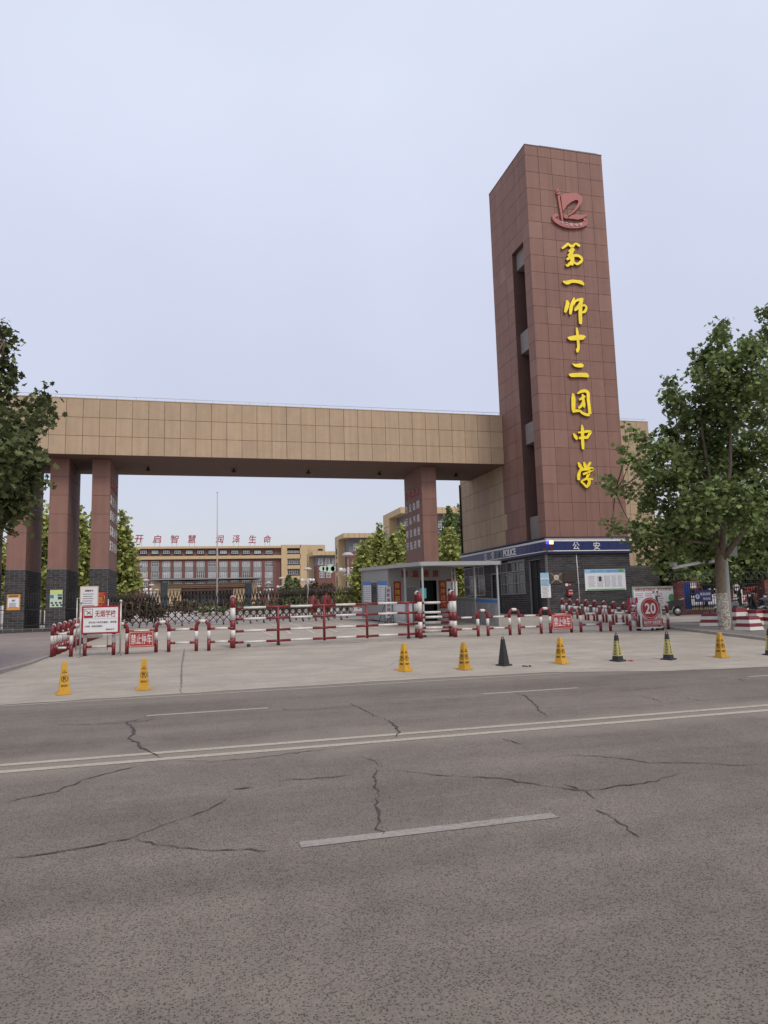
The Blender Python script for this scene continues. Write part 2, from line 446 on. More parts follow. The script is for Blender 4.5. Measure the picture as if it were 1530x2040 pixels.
def concrete(name, col, stain, scale=.6):
    m, n, L, p = node_mat(name)
    g = N(n, 'ShaderNodeNewGeometry'); pos = g.outputs['Position']
    mp = N(n, 'ShaderNodeMapping'); mp.inputs['Scale'].default_value = (.35, 1.5, 1); L.new(pos, mp.inputs[0])
    a = remap(n, L, noise(n, L, mp.outputs[0], 1.5, 7, .65), .32, .68, .84, 1.12)
    b = remap(n, L, noise(n, L, pos, 14, 4), .3, .7, .93, 1.07)
    c = remap(n, L, noise(n, L, pos, scale, 6, .72), .42, .66, 0, .75)
    f = math_node(n, L, 'MULTIPLY', a, b)
    s = N(n, 'ShaderNodeVectorMath', operation='SCALE'); s.inputs[0].default_value = col; L.new(f, s.inputs['Scale'])
    L.new(mixc(n, L, c, s.outputs[0], stain), p.inputs['Base Color'])
    p.inputs['Roughness'].default_value = .85; p.inputs['Specular IOR Level'].default_value = .25
    bp = N(n, 'ShaderNodeBump'); bp.inputs['Strength'].default_value = .25; bp.inputs['Distance'].default_value = .01
    L.new(noise(n, L, pos, 30, 5), bp.inputs['Height']); L.new(bp.outputs[0], p.inputs['Normal'])
    return m
def pavers():
    m, n, L, p = node_mat('worn paver')
    g = N(n, 'ShaderNodeNewGeometry'); pos = g.outputs['Position']
    br = N(n, 'ShaderNodeTexBrick'); L.new(pos, br.inputs['Vector'])
    br.inputs['Scale'].default_value = 1; br.inputs['Brick Width'].default_value = .2; br.inputs['Row Height'].default_value = .1; br.inputs['Mortar Size'].default_value = .006
    br.inputs['Color1'].default_value = (.225, .180, .162, 1); br.inputs['Color2'].default_value = (.26, .212, .19, 1); br.inputs['Mortar'].default_value = (.13, .11, .10, 1)
    a = remap(n, L, noise(n, L, pos, .7, 6, .65), .3, .7, .82, 1.15)
    s = N(n, 'ShaderNodeVectorMath', operation='SCALE'); L.new(br.outputs[0], s.inputs[0]); L.new(a, s.inputs['Scale'])
    L.new(s.outputs[0], p.inputs['Base Color']); p.inputs['Roughness'].default_value = .9
    return m
def worn_paint(name='worn road paint', c1=(.34, .305, .258), b0=.25, b1=.75):
    m, n, L, p = node_mat(name)
    g = N(n, 'ShaderNodeNewGeometry'); pos = g.outputs['Position']
    a = remap(n, L, noise(n, L, pos, 22, 6, .7), .42, .60, 0, 1)
    b = remap(n, L, noise(n, L, pos, 1.2, 4), .3, .7, b0, b1)
    f = math_node(n, L, 'MULTIPLY', a, b)
    L.new(mixc(n, L, f, c1, (.18, .157, .135)), p.inputs['Base Color']); p.inputs['Roughness'].default_value = .8
    return m
PAINT2 = None; ASPH = asphalt(); CONC = concrete('dusty concrete', (.355, .312, .262), (.265, .230, .192)); PLAZA = concrete('plaza paving', (.38, .33, .30), (.30, .27, .25)); PAVE = pavers(); PAINT = worn_paint(); PAINT2 = worn_paint('faded dash paint', (.29, .262, .232), .4, .95); PAINT3 = worn_paint('cream line paint', (.40, .352, .28), .2, .7)
def whitewash():
    m, n, L, p = node_mat('flaking whitewash')
    g = N(n, 'ShaderNodeNewGeometry'); pos = g.outputs['Position']
    a = remap(n, L, noise(n, L, pos, 13, 6, .7), .44, .56, 0, 1)
    b = remap(n, L, noise(n, L, pos, 40, 4), .3, .7, .75, 1.1)
    c = N(n, 'ShaderNodeVectorMath', operation='SCALE'); c.inputs[0].default_value = (.50, .475, .43); L.new(b, c.inputs['Scale'])
    L.new(mixc(n, L, a, (.20, .165, .12), c.outputs[0]), p.inputs['Base Color']); p.inputs['Roughness'].default_value = .9
    bp = N(n, 'ShaderNodeBump'); bp.inputs['Strength'].default_value = .6; bp.inputs['Distance'].default_value = .02
    L.new(noise(n, L, pos, 22, 5), bp.inputs['Height']); L.new(bp.outputs[0], p.inputs['Normal'])
    return m
M['white_wash'] = whitewash()
M['crack'] = mat('crack fill', (.05, .042, .037), .9)
M['crackc'] = mat('concrete joint', (.16, .14, .12), .9)
M['kerb'] = mat('kerb stone', (.27, .25, .23), .85, .15, 5, .2, 30)

def grid(name, xs, ys, zf, m, kind='structure', **k):
    mb = MB(); nx = len(xs)
    vs = [(x, y, zf(x, y)) for y in ys for x in xs]
    fs = [(j*nx+i, j*nx+i+1, (j+1)*nx+i+1, (j+1)*nx+i) for j in range(len(ys)-1) for i in range(nx-1)]
    mb.add(vs, fs, True); return mb.build(name, m, None, kind=kind, **k)
mb = MB(); mb.quad((-1500, -600, -.4), (1500, -600, -.4), (1500, 2400, -.4), (-1500, 2400, -.4))
mb.build('ground', mat('dusty ground', (.26, .23, .19), .9, .15, .2), None, kind='structure')
RA = R(.94); RU = Vector((math.cos(RA), math.sin(RA), 0)); RV = Vector((-math.sin(RA), math.cos(RA), 0))
def rd(a, p, z=0.): return RU*a+RV*p+Vector((0, 0, z))
mb = MB(); mb.quad(rd(-160, -8), rd(200, -8), rd(200, 16.2), rd(-160, 16.2))
road = mb.build('road', ASPH, None, kind='structure')
def strip(parent, name, a0, a1, p, wdt, z=.004, m=None):
    mb = MB(); na = max(1, int((a1-a0)/.5)); rr = random.Random(int(p*100))
    for i in range(na):
        b0, b1 = a0+(a1-a0)*i/na, a0+(a1-a0)*(i+1)/na
        mb.quad(rd(b0, p-wdt/2, z), rd(b1, p-wdt/2, z), rd(b1, p+wdt/2, z), rd(b0, p+wdt/2, z))
    return mb.build(name, m or PAINT, parent)
strip(road, 'centre_line', -60, 90, 8.53, .14, .004, PAINT3)
strip(road, 'centre_line', -60, 90, 8.90, .13, .004, PAINT3)
strip(road, 'edge_line', -60, 8.0, 14.42, .10)
strip(road, 'edge_line', 16, 60, 14.3, .10)
for k in range(-5, 9): strip(road, 'lane_dash', -.61+5.65*k, 1.27+5.65*k, 12.0, .12)
for k in range(-4, 7): strip(road, 'lane_dash', .76+5.65*k, 2.72+5.65*k, 5.17, .125, .004, PAINT2)
CR7 = [[(0, 445), (70, 425), (150, 410), (230, 395), (330, 350)], [(0, 668), (100, 655), (200, 643), (300, 625), (400, 608), (500, 590), (530, 580), (600, 548), (680, 520), (760, 495)],
       [(525, 585), (600, 600), (640, 607)], [(645, 262), (605, 240), (560, 222), (550, 205), (510, 180), (535, 160), (525, 132), (500, 120), (560, 105), (635, 95)], [(200, 127), (330, 128), (480, 122), (580, 113), (635, 97)],
       [(930, 385), (1010, 377)], [(1095, 352), (1260, 343), (1400, 330)], [(1420, 252), (1480, 268), (1510, 285), (1530, 300)], [(1390, 42), (1450, 70), (1490, 92), (1530, 100)], [(1120, 62), (1145, 70), (1250, 68), (1420, 52)],
       [(1500, 420), (1512, 500), (1505, 545), (1525, 570)], [(640, 607), (760, 622), (900, 632), (1080, 632)], [(1500, 300), (1490, 360), (1502, 420)], [(760, 495), (830, 470), (900, 425)], [(330, 350), (420, 325), (560, 292)], [(700, 272), (840, 276), (990, 265), (1180, 240), (1390, 215)]]
CR8 = [[(0, 222), (30, 240), (50, 262), (60, 275), (45, 300)], [(50, 430), (160, 445), (290, 455), (380, 457), (480, 465), (560, 480), (640, 492), (720, 503), (800, 513), (860, 507), (920, 495), (1010, 487), (1080, 472), (1130, 457), (1180, 440)],
       [(710, 485), (800, 513), (845, 548)], [(850, 585), (900, 612)], [(470, 305), (550, 325)], [(660, 383), (740, 370), (830, 372), (920, 380), (1000, 392), (1060, 402), (1180, 400), (1280, 403), (1380, 410), (1530, 410)],
       [(520, 122), (560, 132), (610, 175), (615, 188), (655, 218)], [(930, 115), (1060, 103), (1190, 93)], [(1030, 135), (1070, 145), (1110, 157)], [(1180, 140), (1290, 155)], [(1410, 65), (1445, 78)], [(900, 612), (960, 655), (1010, 700)], [(0, 165), (100, 163)], [(190, 155), (340, 143)]]
def crack(pts, wd, m, name, parent, seed, zoff=.007, ground=False):
    rr = random.Random(seed); P = []
    for a, b in zip(pts[:-1], pts[1:]):
        nseg = max(2, int((b-a).length/.07))
        for i in range(nseg): P.append(a.lerp(b, i/nseg))
    P.append(pts[-1]); Q = []
    for i, p in enumerate(P):
        t = (P[min(i+1, len(P)-1)]-P[max(i-1, 0)]); t.z = 0; t.normalize(); s = Vector((-t.y, t.x, 0))
        e = min(1, 4*i/len(P)+.25, 4*(len(P)-1-i)/len(P)+.25)
        j = rr.gauss(0, .013); hw = wd*e*rr.uniform(.15, .95)/2
        q = p+s*j; z = (G(q.x, q.y) if ground else 0)+zoff
        Q.append((Vector((*(q+s*hw).xy, z)), Vector((*(q-s*hw).xy, z))))
    mb = MB()
    for (a, b), (c, d) in zip(Q[:-1], Q[1:]): mb.quad(a, b, d, c)
    return mb.build(name, m, parent)
for k, c in enumerate(CR7): crack([onZ(x/2, 1380+y/2, 0) for x, y in c], .044 if k in (3, 5) else .027, M['crack'], 'crack', road, k)
for k, c in enumerate(CR8): crack([onZ(765+x/2, 1320+y/2, 0) for x, y in c], .04 if k in (0, 6) else .026, M['crack'], 'crack', road, 50+k)

# concrete forecourt rising from the road to the gate, one sheet
fb = [onZ(x, y, 0) for x, y in ((-260, 1422), (0, 1405), (425, 1378), (765, 1357), (1110, 1339), (1305, 1338), (1530, 1329), (1800, 1317))]
def front_y(X): return float(np.interp(X, [p.x for p in fb], [p.y for p in fb]))
xs = sorted(set([-60, -40]+[x*.5 for x in range(-60, 90)]+[60, 90]))
tt = [0, .004, .012, .02, .04]+[i*.02 for i in range(3, 51)]
mb = MB(); nx = len(xs); rr = random.Random(5); vs = []
for t in tt:
    for x in xs:
        y0 = front_y(x)+(rr.uniform(-.05, .05) if t == 0 else 0); y = y0+(46.0-y0)*t
        vs.append((x, y, G(x, y)+(.005 if t == 0 else .012)))
fs = [(j*nx+i, j*nx+i+1, (j+1)*nx+i+1, (j+1)*nx+i) for j in range(len(tt)-1) for i in range(nx-1)]
mb.add(vs, fs, True); fore = mb.build('forecourt', CONC, None, kind='structure')
grid('plaza', [-200, -60]+list(range(-30, 40, 4))+[70, 200], [46, 48, 52, 60, 90, 150, 250, 420], lambda x, y: G(x, y)+.012, PLAZA)
def px_ground(pts): return [gp(x, y) for x, y in pts]
for k, c in enumerate([[(368, 1292), (362, 1330), (360, 1382)], [(100, 1345), (230, 1352), (330, 1350), (420, 1342)], [(1040, 1296), (1080, 1303), (1160, 1318)], [(770, 1330), (820, 1302), (905, 1296)], [(1240, 1300), (1330, 1290)], [(560, 1330), (640, 1322), (760, 1330)], [(1105, 1338), (1180, 1333), (1290, 1338)], [(1330, 1312), (1460, 1318), (1528, 1310)], [(940, 1302), (1060, 1305), (1130, 1312)]]):
    crack(px_ground(c), .022 if k else .045, M['crackc'], 'joint', fore, 90+k, .02, True)
crack(px_ground([(470, 1292), (640, 1284), (840, 1274)]), .10, M['crack'], 'gate_track', fore, 130, .02, True)
crack(px_ground([(912, 1271), (1100, 1263), (1275, 1257)]), .06, M['crack'], 'gate_track', fore, 131, .02, True)
for k, c in enumerate([[(500, 1252), (545, 1268)], [(530, 1240), (581, 1264)], [(560, 1238), (628, 1263)], [(602, 1240), (673, 1260)], [(650, 1240), (722, 1258)], [(700, 1243), (770, 1257)]]):
    a, b = px_ground(c); s = Vector((-(b-a).y, (b-a).x, 0)).normalized()*.05; mb = MB()
    for i in range(8):
        q = [a.lerp(b, i/8), a.lerp(b, (i+1)/8)]; q = [Vector((p.x, p.y, G(p.x, p.y)+.022)) for p in q]
        mb.quad(q[0]-s, q[0]+s, q[1]+s, q[1]-s)
    mb.build('bay_line', M['crackl'] if 'crackl' in M else M.setdefault('crackl', mat('faded bay paint', (.46, .43, .40), .8, .2, 15)), fore)

# left pavement with its kerb
SBY = [14.6, 15.4, 17, 19.2, 21, 22.6, 60]; SBX = [-12.5, -9.2, -6.3, -4.75, -4.4, -4.3, -4.3]
def side_x(Y): return float(np.interp(Y, SBY, SBX))
def lift(Y): return float(np.interp(Y, [15, 19.2, 22.6, 40], [.12, .10, .03, .022]))
ys = [14.7+i*.5 for i in range(0, 50)]+[39.6]
mb = MB(); nx = 16; vs = []
for y in ys:
    xr = side_x(y)
    for i in range(nx): x = xr-30*(1-i/(nx-1))**2; vs.append((x, y, G(x, y)+lift(y)+.004))
fs = [(j*nx+i, j*nx+i+1, (j+1)*nx+i+1, (j+1)*nx+i) for j in range(len(ys)-1) for i in range(nx-1)]
mb.add(vs, fs, True); mb.build('pavement_left', PAVE, None, kind='structure')
kp = [Vector((side_x(y), y, 0)) for y in [14.7+i*.33 for i in range(0, 28)]]
mb = MB()
for a, b in zip(kp[:-1], kp[1:]):
    for (p, q) in ((a, b),):
        s = Vector(((q-p).y, -(q-p).x, 0)).normalized()*.06
        q = p+(q-p)*.985
        top = [Vector((v.x, v.y, G(v.x, v.y)+lift(v.y)+.012)) for v in (p-s, p+s, q+s, q-s)]
        mb.poly(top, (0, 0, -.2))
mb.build('kerb_left', M['kerb'], None, kind='structure')
# right pavement island with its kerb and bit of lawn
ip = [gp(1438, 1266), gp(1480, 1271), gp(1530, 1279), gp(1640, 1297), gp(1900, 1330)]
def isl(X): return float(np.interp(X, [p.x for p in ip], [p.y for p in ip]))
xs = [ip[0].x+i*.4 for i in range(0, 60)]
mb = MB(); vs = []
for t in (0, .25, .5, .75, 1):
    for x in xs:
        y0 = isl(x); y = y0+(25.5-y0)*t; vs.append((x, y, G(x, y)+.095))
nx = len(xs); fs = [(j*nx+i, j*nx+i+1, (j+1)*nx+i+1, (j+1)*nx+i) for j in range(4) for i in range(nx-1)]
mb.add(vs, fs, True); mb.build('pavement_right', concrete('dusty pavement', (.20, .175, .15), (.14, .12, .10)), None, kind='structure')
mb = MB(); kl = [Vector((x, isl(x), 0)) for x in xs]; kl = [Vector((xs[0], 25.5-i*.5, 0)) for i in range(0, int((25.5-isl(xs[0]))/.5)+1)]+kl
for p, q in zip(kl[:-1], kl[1:]):
    s = Vector(((q-p).y, -(q-p).x, 0)).normalized()*.06; q = p+(q-p)*.985
    mb.poly([Vector((v.x, v.y, G(v.x, v.y)+.10)) for v in (p-s, p+s, q+s, q-s)], (0, 0, -.2))
mb.build('kerb_right', M['kerb'], None, kind='structure')
def patch(name, x0, x1, y0, y1, dz, m, kind):
    return grid(name, frange(x0, x1, 10), frange(y0, y1, 8), lambda x, y: G(x, y)+dz, m, kind)
patch('lawn', 19.3, 40, 21.6, 25.3, .102, M['grass'], 'structure')
patch('school_lawn', 22.3, 60, 31.5, 44, .02, M['grass'], 'structure')

# ================================================================== THE GATE: tower, gatehouse block, beam, columns
YT, YB = 34.38, 39.20                       # front of tower; front of beam
XL, XR = 17.76, 22.69
ZT, ZBT, ZBB = 27.35, 12.73, 9.74
ROWS = [4.86]+[.74+k for k in range(5, 27)]+[ZT]
th = .02
# --- tower
TOW = thing('gate_tower', 'tall maroon stone clad gate tower with vertical gold characters', 'tower', (XL, YT, G(XL, YT)))
o = TOW.location
DY = 39.58-YT
mb = MB(o)                                   # body with the tall slot cut into its left side
S0, S1, SZ0, SZ1, SD = 35.20, 36.72, 4.9, 21.9, 1.0
x0, x1, y0, y1 = XL+th, XR-th, YT+th, 39.58-th
mb.box(x0+SD, x1, y0, y1, 4.0, ZT-th)
mb.box(x0, x0+SD, y0, S0, 4.0, ZT-th); mb.box(x0, x0+SD, S1, y1, 4.0, ZT-th); mb.box(x0, x0+SD, S0, S1, SZ1, ZT-th)
body = mb.build('body', M['joint'], TOW)
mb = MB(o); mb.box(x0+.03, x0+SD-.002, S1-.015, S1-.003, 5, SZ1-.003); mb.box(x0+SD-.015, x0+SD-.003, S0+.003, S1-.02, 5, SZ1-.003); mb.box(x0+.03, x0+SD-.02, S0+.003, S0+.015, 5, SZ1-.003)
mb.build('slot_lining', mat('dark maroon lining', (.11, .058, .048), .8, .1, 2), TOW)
ua = frange(0, XR-XL, 6)
panels(TOW, FR_F, (XL, YT+th, 0), ua, ROWS, M['maroon'], .013)
# left side: strip before the slot, above the slot, and behind it (right axis runs towards -Y)
bs = Vector((XL+th, 39.58, 0)); u1 = [0, .98, 1.95, 39.58-S1]; u2 = [39.58-S1, 39.58-S1+.76, 39.58-S0]; u3 = [39.58-S0, DY]
panels(TOW, FR_L, bs, u1, ROWS, M['maroon'], .013); panels(TOW, FR_L, bs, u3, ROWS, M['maroon'], .013)
panels(TOW, FR_L, bs, u2, [SZ1]+[z for z in ROWS if z > SZ1+.4], M['maroon'])
panels(TOW, FR_R, (XR-th, YT, 0), frange(0, DY, 6), ROWS, M['maroon'])
mb = MB(o); mb.box(XL-.01, XR+.01, YT-.01, 39.59, ZT-.001, ZT+.06); mb.build('coping', mat('coping', (.12, .07, .06), .7), TOW)
mb = MB(o)
for a in ((XL+.3, YT+.3), (XR-.3, YT+.3)): mb.tube([(*a, ZT+.06), (*a, ZT+.22)], .01, 5)
mb.tube([(XL+1, YT+.15, ZT+.2), (XR-.2, YT+.15, ZT+.2)], .012, 5); mb.build('lightning_rail', M['steel'], TOW)
for ya, yb in ((None, None),):
    pass
for (pa, pb) in (((1042.5, 497), (1044.6, 525)), ((1050.7, 654.5), (1052, 695.6)), ((1060, 839), (1062, 880)), ((1071, 1027), (1079, 1075))):
    zt = onX(*pa, XL+.26).z; zb = onX(*pb, XL+.26).z
    mb = MB(o); mb.box(XL+.26, XL+.9, S0+.004, S1-.02, zb, min(zt+.35 if pa[1] < 500 else zt, SZ1-.01)); mb.build('slot_panel', M['grey_pan'], TOW)

# gold brush characters; strokes are (x, y, half width) in enlarged photo pixels
def conv(x, y, org, sc): return onY(org[0]+x/sc, org[1]+y/sc, YT)
def brush(mb, stroke, org, sc, k, depth=.07, base=YT):
    P = [conv(x, y, org, sc) for x, y, _ in stroke]; pts = []; ws = []
    mpp = (P[0]-camo.location).length/FPX if False else (P[0]-Vector((0, 0, CAMH))).length/FPX
    for i in range(len(P)-1):                 # Catmull-Rom smoothing
        p0, p1, p2, p3 = P[max(i-1, 0)], P[i], P[i+1], P[min(i+2, len(P)-1)]
        for s in range(5):
            t = s/5; pts.append(.5*((2*p1)+(p2-p0)*t+(2*p0-5*p1+4*p2-p3)*t*t+(3*p1-p0-3*p2+p3)*t**3))
            ws.append(stroke[i][2]*(1-t)+stroke[i+1][2]*t)
    pts.append(P[-1]); ws.append(stroke[-1][2])
    ws = [x/sc*mpp*1.0 for x in ws]; L1 = []; L2 = []
    for i, p in enumerate(pts):
        t = (pts[min(i+1, len(pts)-1)]-pts[max(i-1, 0)]).normalized(); s = Vector((-t.z, 0, t.x))
        L1.append(p+s*ws[i]); L2.append(p-s*ws[i])
    yf = base-.05-depth-.0025*k; yb = base-.03
    n = len(pts); vs = [Vector((q.x, yf, q.z)) for q in L1+L2]+[Vector((q.x, yb, q.z)) for q in L1+L2]
    fs = []
    for i in range(n-1):
        fs += [(i, i+1, n+i+1, n+i), (2*n+i, 2*n+i+1, i+1, i), (n+i, n+i+1, 3*n+i+1, 3*n+i)]
    fs += [(0, n, 3*n, 2*n), (n-1, 2*n-1, 4*n-1, 3*n-1)]
    b = len(mb.f); mb.add(vs, fs)
    for j in range(b, len(mb.f)):
        mb.mi[j] = 0 if (j-b) % 3 == 0 and (j-b) < 3*(n-1) else 1
T1, T2, T3 = ((1085, 475), 12.364), ((1100, 630), 12.364), ((1110, 770), 9.2727)
CH = [
 (T1, [[(400, 275, 20), (480, 215, 30), (565, 145, 26)], [(560, 160, 26), (620, 215, 34), (680, 205, 28), (735, 150, 20), (800, 185, 34), (845, 215, 26)], [(705, 285, 34), (640, 310, 44), (565, 350, 20)], [(650, 310, 46), (625, 400, 42), (560, 470, 40)],
   [(520, 550, 26), (600, 490, 38), (700, 450, 32), (800, 452, 32), (870, 500, 34), (895, 550, 26), (850, 610, 32), (770, 655, 26), (690, 610, 26)], [(650, 430, 42), (655, 560, 50), (645, 690, 24)], [(660, 590, 44), (590, 650, 36), (530, 700, 22), (495, 665, 14)]]),
 (T1, [[(425, 1080, 14), (520, 1110, 48), (640, 1078, 38), (780, 1085, 38), (880, 1110, 48), (942, 1165, 18)]]),
 (T1, [[(515, 1545, 20), (540, 1620, 50), (510, 1740, 46), (475, 1845, 22)], [(705, 1480, 18), (650, 1640, 40), (620, 1760, 42), (605, 1890, 24)], [(680, 1660, 20), (740, 1560, 26), (850, 1525, 34), (925, 1505, 18)], [(895, 1520, 38), (840, 1660, 46), (750, 1760, 38), (705, 1800, 14)], [(865, 1600, 45), (850, 1850, 46), (855, 2040, 44), (857, 2130, 30)], [(885, 1680, 18), (960, 1672, 28), (998, 1730, 28), (960, 1820, 32), (890, 1850, 18)]]),
 (T2, [[(355, 545, 12), (430, 562, 50), (580, 547, 62), (700, 537, 62), (765, 538, 46), (785, 550, 26)], [(578, 300, 18), (590, 400, 34), (610, 600, 34), (620, 780, 32), (600, 850, 42), (590, 912, 14)]]),
 (T2, [[(480, 1185, 12), (540, 1225, 32), (620, 1232, 46), (700, 1228, 50), (745, 1240, 20)], [(380, 1448, 8), (450, 1467, 46), (600, 1462, 50), (740, 1462, 54), (820, 1472, 58), (865, 1518, 12)]]),
 (T3, [[(268, 135, 12), (280, 220, 40), (280, 380, 38), (285, 470, 32)], [(262, 468, 28), (350, 458, 24), (400, 462, 22), (450, 502, 24), (520, 530, 26), (580, 530, 26)], [(350, 145, 10), (420, 105, 26), (490, 92, 30), (548, 130, 32), (553, 250, 30), (570, 380, 30), (583, 520, 30)], [(385, 258, 14), (450, 220, 24), (498, 188, 14)], [(447, 152, 16), (460, 260, 28), (478, 340, 24), (476, 402, 14)], [(470, 270, 24), (430, 360, 28), (370, 415, 14)]]),
 (T3, [[(280, 875, 12), (318, 935, 34), (350, 988, 20)], [(365, 860, 12), (450, 852, 22), (540, 838, 24), (600, 845, 18), (572, 890, 24), (530, 960, 24)], [(380, 968, 18), (450, 950, 28), (540, 955, 24)], [(435, 718, 12), (445, 800, 32), (447, 950, 30), (452, 1080, 30), (458, 1170, 20)]]),
 (T3, [[(370, 1410, 14), (400, 1470, 36), (440, 1530, 28)], [(470, 1402, 14), (490, 1460, 32), (505, 1515, 24)], [(595, 1405, 20), (560, 1460, 26), (525, 1515, 20)], [(395, 1575, 24), (376, 1650, 32), (375, 1735, 28)], [(385, 1570, 22), (450, 1540, 24), (540, 1528, 32), (635, 1530, 26), (560, 1590, 18)], [(455, 1630, 18), (520, 1605, 22), (570, 1605, 22), (540, 1660, 24), (520, 1705, 20)], [(520, 1705, 22), (570, 1745, 28), (560, 1810, 30), (515, 1872, 18)], [(520, 1865, 20), (460, 1800, 20), (410, 1765, 12)], [(415, 1762, 14), (500, 1717, 20), (560, 1715, 18), (638, 1718, 16)]]),
]
for (org, sc), strokes in CH:
    mb = MB(o)
    for k, s in enumerate(strokes): brush(mb, s, org, sc, k)
    mb.build('gold_character', [M['gold'], M['goldside']], TOW)
# emblem: torch-pen, flag and ring
EO, ES = (1080, 365), 13.909
def epoly(pts, d): return [conv(x, y, EO, ES)+Vector((0, -d, 0)) for x, y in pts]
mb = MB(o)
mb.poly(epoly([(485, 375), (620, 322), (760, 310), (900, 310), (1010, 350), (1080, 430), (1085, 520), (1040, 620), (950, 740), (850, 840), (760, 905), (690, 940), (690, 912), (780, 850), (870, 740), (940, 630), (970, 560), (962, 503), (890, 500), (760, 560), (650, 660), (560, 795), (540, 800)], .14), (0, .1, 0))
em = mb.build('emblem', M['emblem'], TOW)
mb = MB(o)
for k, s in enumerate([[(425, 375, 26), (480, 700, 28), (535, 1060, 22)], [(410, 905, 34), (300, 950, 42), (330, 1040, 52), (450, 1120, 62), (620, 1185, 68), (800, 1212, 64), (1000, 1200, 62), (1140, 1150, 62), (1190, 1085, 50), (1120, 1012, 26)], [(575, 935, 36), (640, 965, 60), (660, 1010, 34)], [(705, 1000, 10), (820, 968, 52), (950, 970, 66), (1080, 955, 46), (1215, 895, 8)], [(392, 175, 6), (405, 250, 42), (420, 345, 38)]]):
    brush(mb, s, EO, ES, k, .08)
for i in range(len(mb.mi)): mb.mi[i] = 0
mb.build('emblem_ring', M['emblem'], em)
mb = MB(o)
mb.poly(epoly([(408, 235), (428, 275), (408, 305), (388, 272)], .16), (0, .02, 0)); mb.build('nib_hole', M['emblem_d'], em)
for i, (c, x, y) in enumerate((('十', 520, 1120), ('二', 645, 1165), ('团', 765, 1190), ('中', 905, 1195), ('学', 1030, 1185))):
    mb = MB(o); text(mb, c, conv(x, y, EO, ES)+Vector((0, -.165, 0)), .17, .17, depth=.01); mb.build('emblem_lettering', M['letterwhite'], em)

# --- ground-floor brick storey with the police band, all one with the tower
wallz = 4.02
mb = MB(o); zb = G(20, YT)-.1
mb.box(XL+.02, XR-.02, YT+.02, YT+.3, zb, wallz)
base = mb.build('brick_base', M['mortar'], TOW)
mb = MB(o); bricks(mb, FR_F, (XL, YT+.02, zb+.02), XR-XL, wallz-zb-.04); mb.build('brickwork', M['brick'], base, kind='stuff')
for pos, dz in (((17.70, 22.80, YT-.10, YT-.005), 0),):
    mb = MB(o); mb.box(17.66, 22.80, YT-.12, YT-.026, 4.06, 4.76); band = mb.build('sign_band', M['blue'], TOW)
    mb = MB(o); mb.box(17.64, 22.81, YT-.145, YT-.03, 4.765, 4.80); mb.box(17.64, 22.81, YT-.14, YT-.03, 4.63, 4.73); mb.box(17.64, 22.81, YT-.14, YT-.03, 4.10, 4.145); mb.build('white_stripe', M['white'], band)
    mb = MB(o); mb.box(17.62, 22.82, YT-.16, YT-.03, 4.80, 4.87); mb.box(17.64, 22.81, YT-.13, YT-.03, 3.97, 4.058); mb.build('band_trim', M['navy'], band)
    mb = MB(o)
    for i in range(1, 10): mb.box(17.66+i*.53-.006, 17.66+i*.53+.006, YT-.126, YT-.12, 4.146, 4.63)
    mb.build('band_joint', M['navy'], band, kind='stuff')
    for t, px in (('公', 1147.5), ('安', 1188.5)):
        mb = MB(o); q = onY(px, 1087.5, YT-.13); text(mb, t, (q.x, YT-.122, q.z), .40, .42, bold=.02, depth=.03); mb.build('band_lettering', M['letterwhite'], band)
    for k, (px0, px1, py0, py1, mm) in enumerate(((1078, 1083, 1079, 1084, 'led_r'), (1086, 1093.5, 1078, 1084, 'led_b'), (1095, 1102, 1077.5, 1084, 'led_y'), (1078, 1083, 1092, 1097, 'led_r'), (1087, 1094, 1091, 1097, 'blue'), (1096, 1102, 1091, 1096.5, 'led_r'))):
        if px0 < 1088:
            a, b = 17.70+.02*k, 17.70+.02*k+.16
        qa = onY(max(px0, 1088), py1, YT-.16); qb = onY(max(px1, 1094), py0, YT-.16)
        mb = MB(o); mb.box(qa.x-(.16 if px0 < 1084 else 0), qb.x-(.2 if px0 < 1084 else 0), YT-.17, YT-.122, qa.z, qb.z)
        mb.build('warning_lamp', M[mm], band)

# --- gatehouse block behind the tower (tan stone above brick), with the barred windows and doors of its left wall
XB1 = 27.9; YE = 46.9
BLK = thing('gatehouse', 'tan stone gatehouse block behind the tower with barred windows and police band', 'gatehouse', (XL, YB, G(XL, YB)))
o2 = BLK.location
mb = MB(o2); mb.box(XL+th, XB1-th, YB+th, YE-th, 4.2, ZBT-th); mb.build('body', M['jtan'], BLK)
TR = [4.86]+[.74+k for k in range(5, 12)]+[ZBT]
panels(BLK, FR_L, (XL+th, YE, 0), frange(0, YE-YB-.01, 9), [4.86]+[.74+k for k in range(5, 10)]+[ZBT], M['tan'])
panels(BLK, FR_F, (XR, YB+th, 0), frange(0, XB1-XR, 6), [3.5, 4.74]+[.74+k for k in range(5, 12)]+[ZBT], M['tan'])
panels(BLK, FR_R, (XB1-th, YB, 0), frange(0, YE-YB, 9), [3.5, 4.74]+[.74+k for k in range(5, 12)]+[ZBT], M['tan'])
mb = MB(o2); mb.box(XL+th, XB1-th, YB+th+.3, YE-th, 3.3, 4.19); mb.build('inner_wall', M['jtan'], BLK)
mb = MB(o2); mb.box(XR, XB1-.01, YB+.02, YB+.3, .5, 3.46); fw = mb.build('front_brick_wall', M['mortar'], BLK)
mb = MB(o2); bricks(mb, FR_F, (XR, YB+.02, .52), XB1-XR-.01, 2.92); mb.build('brickwork', M['brick'], fw, kind='stuff')
mb = MB(o2); mb.tube([(XL-.06, YE-.05, 4.9), (XL-.06, YE-.05, ZBB)], .06, 8); mb.build('downpipe', M['black'], BLK)
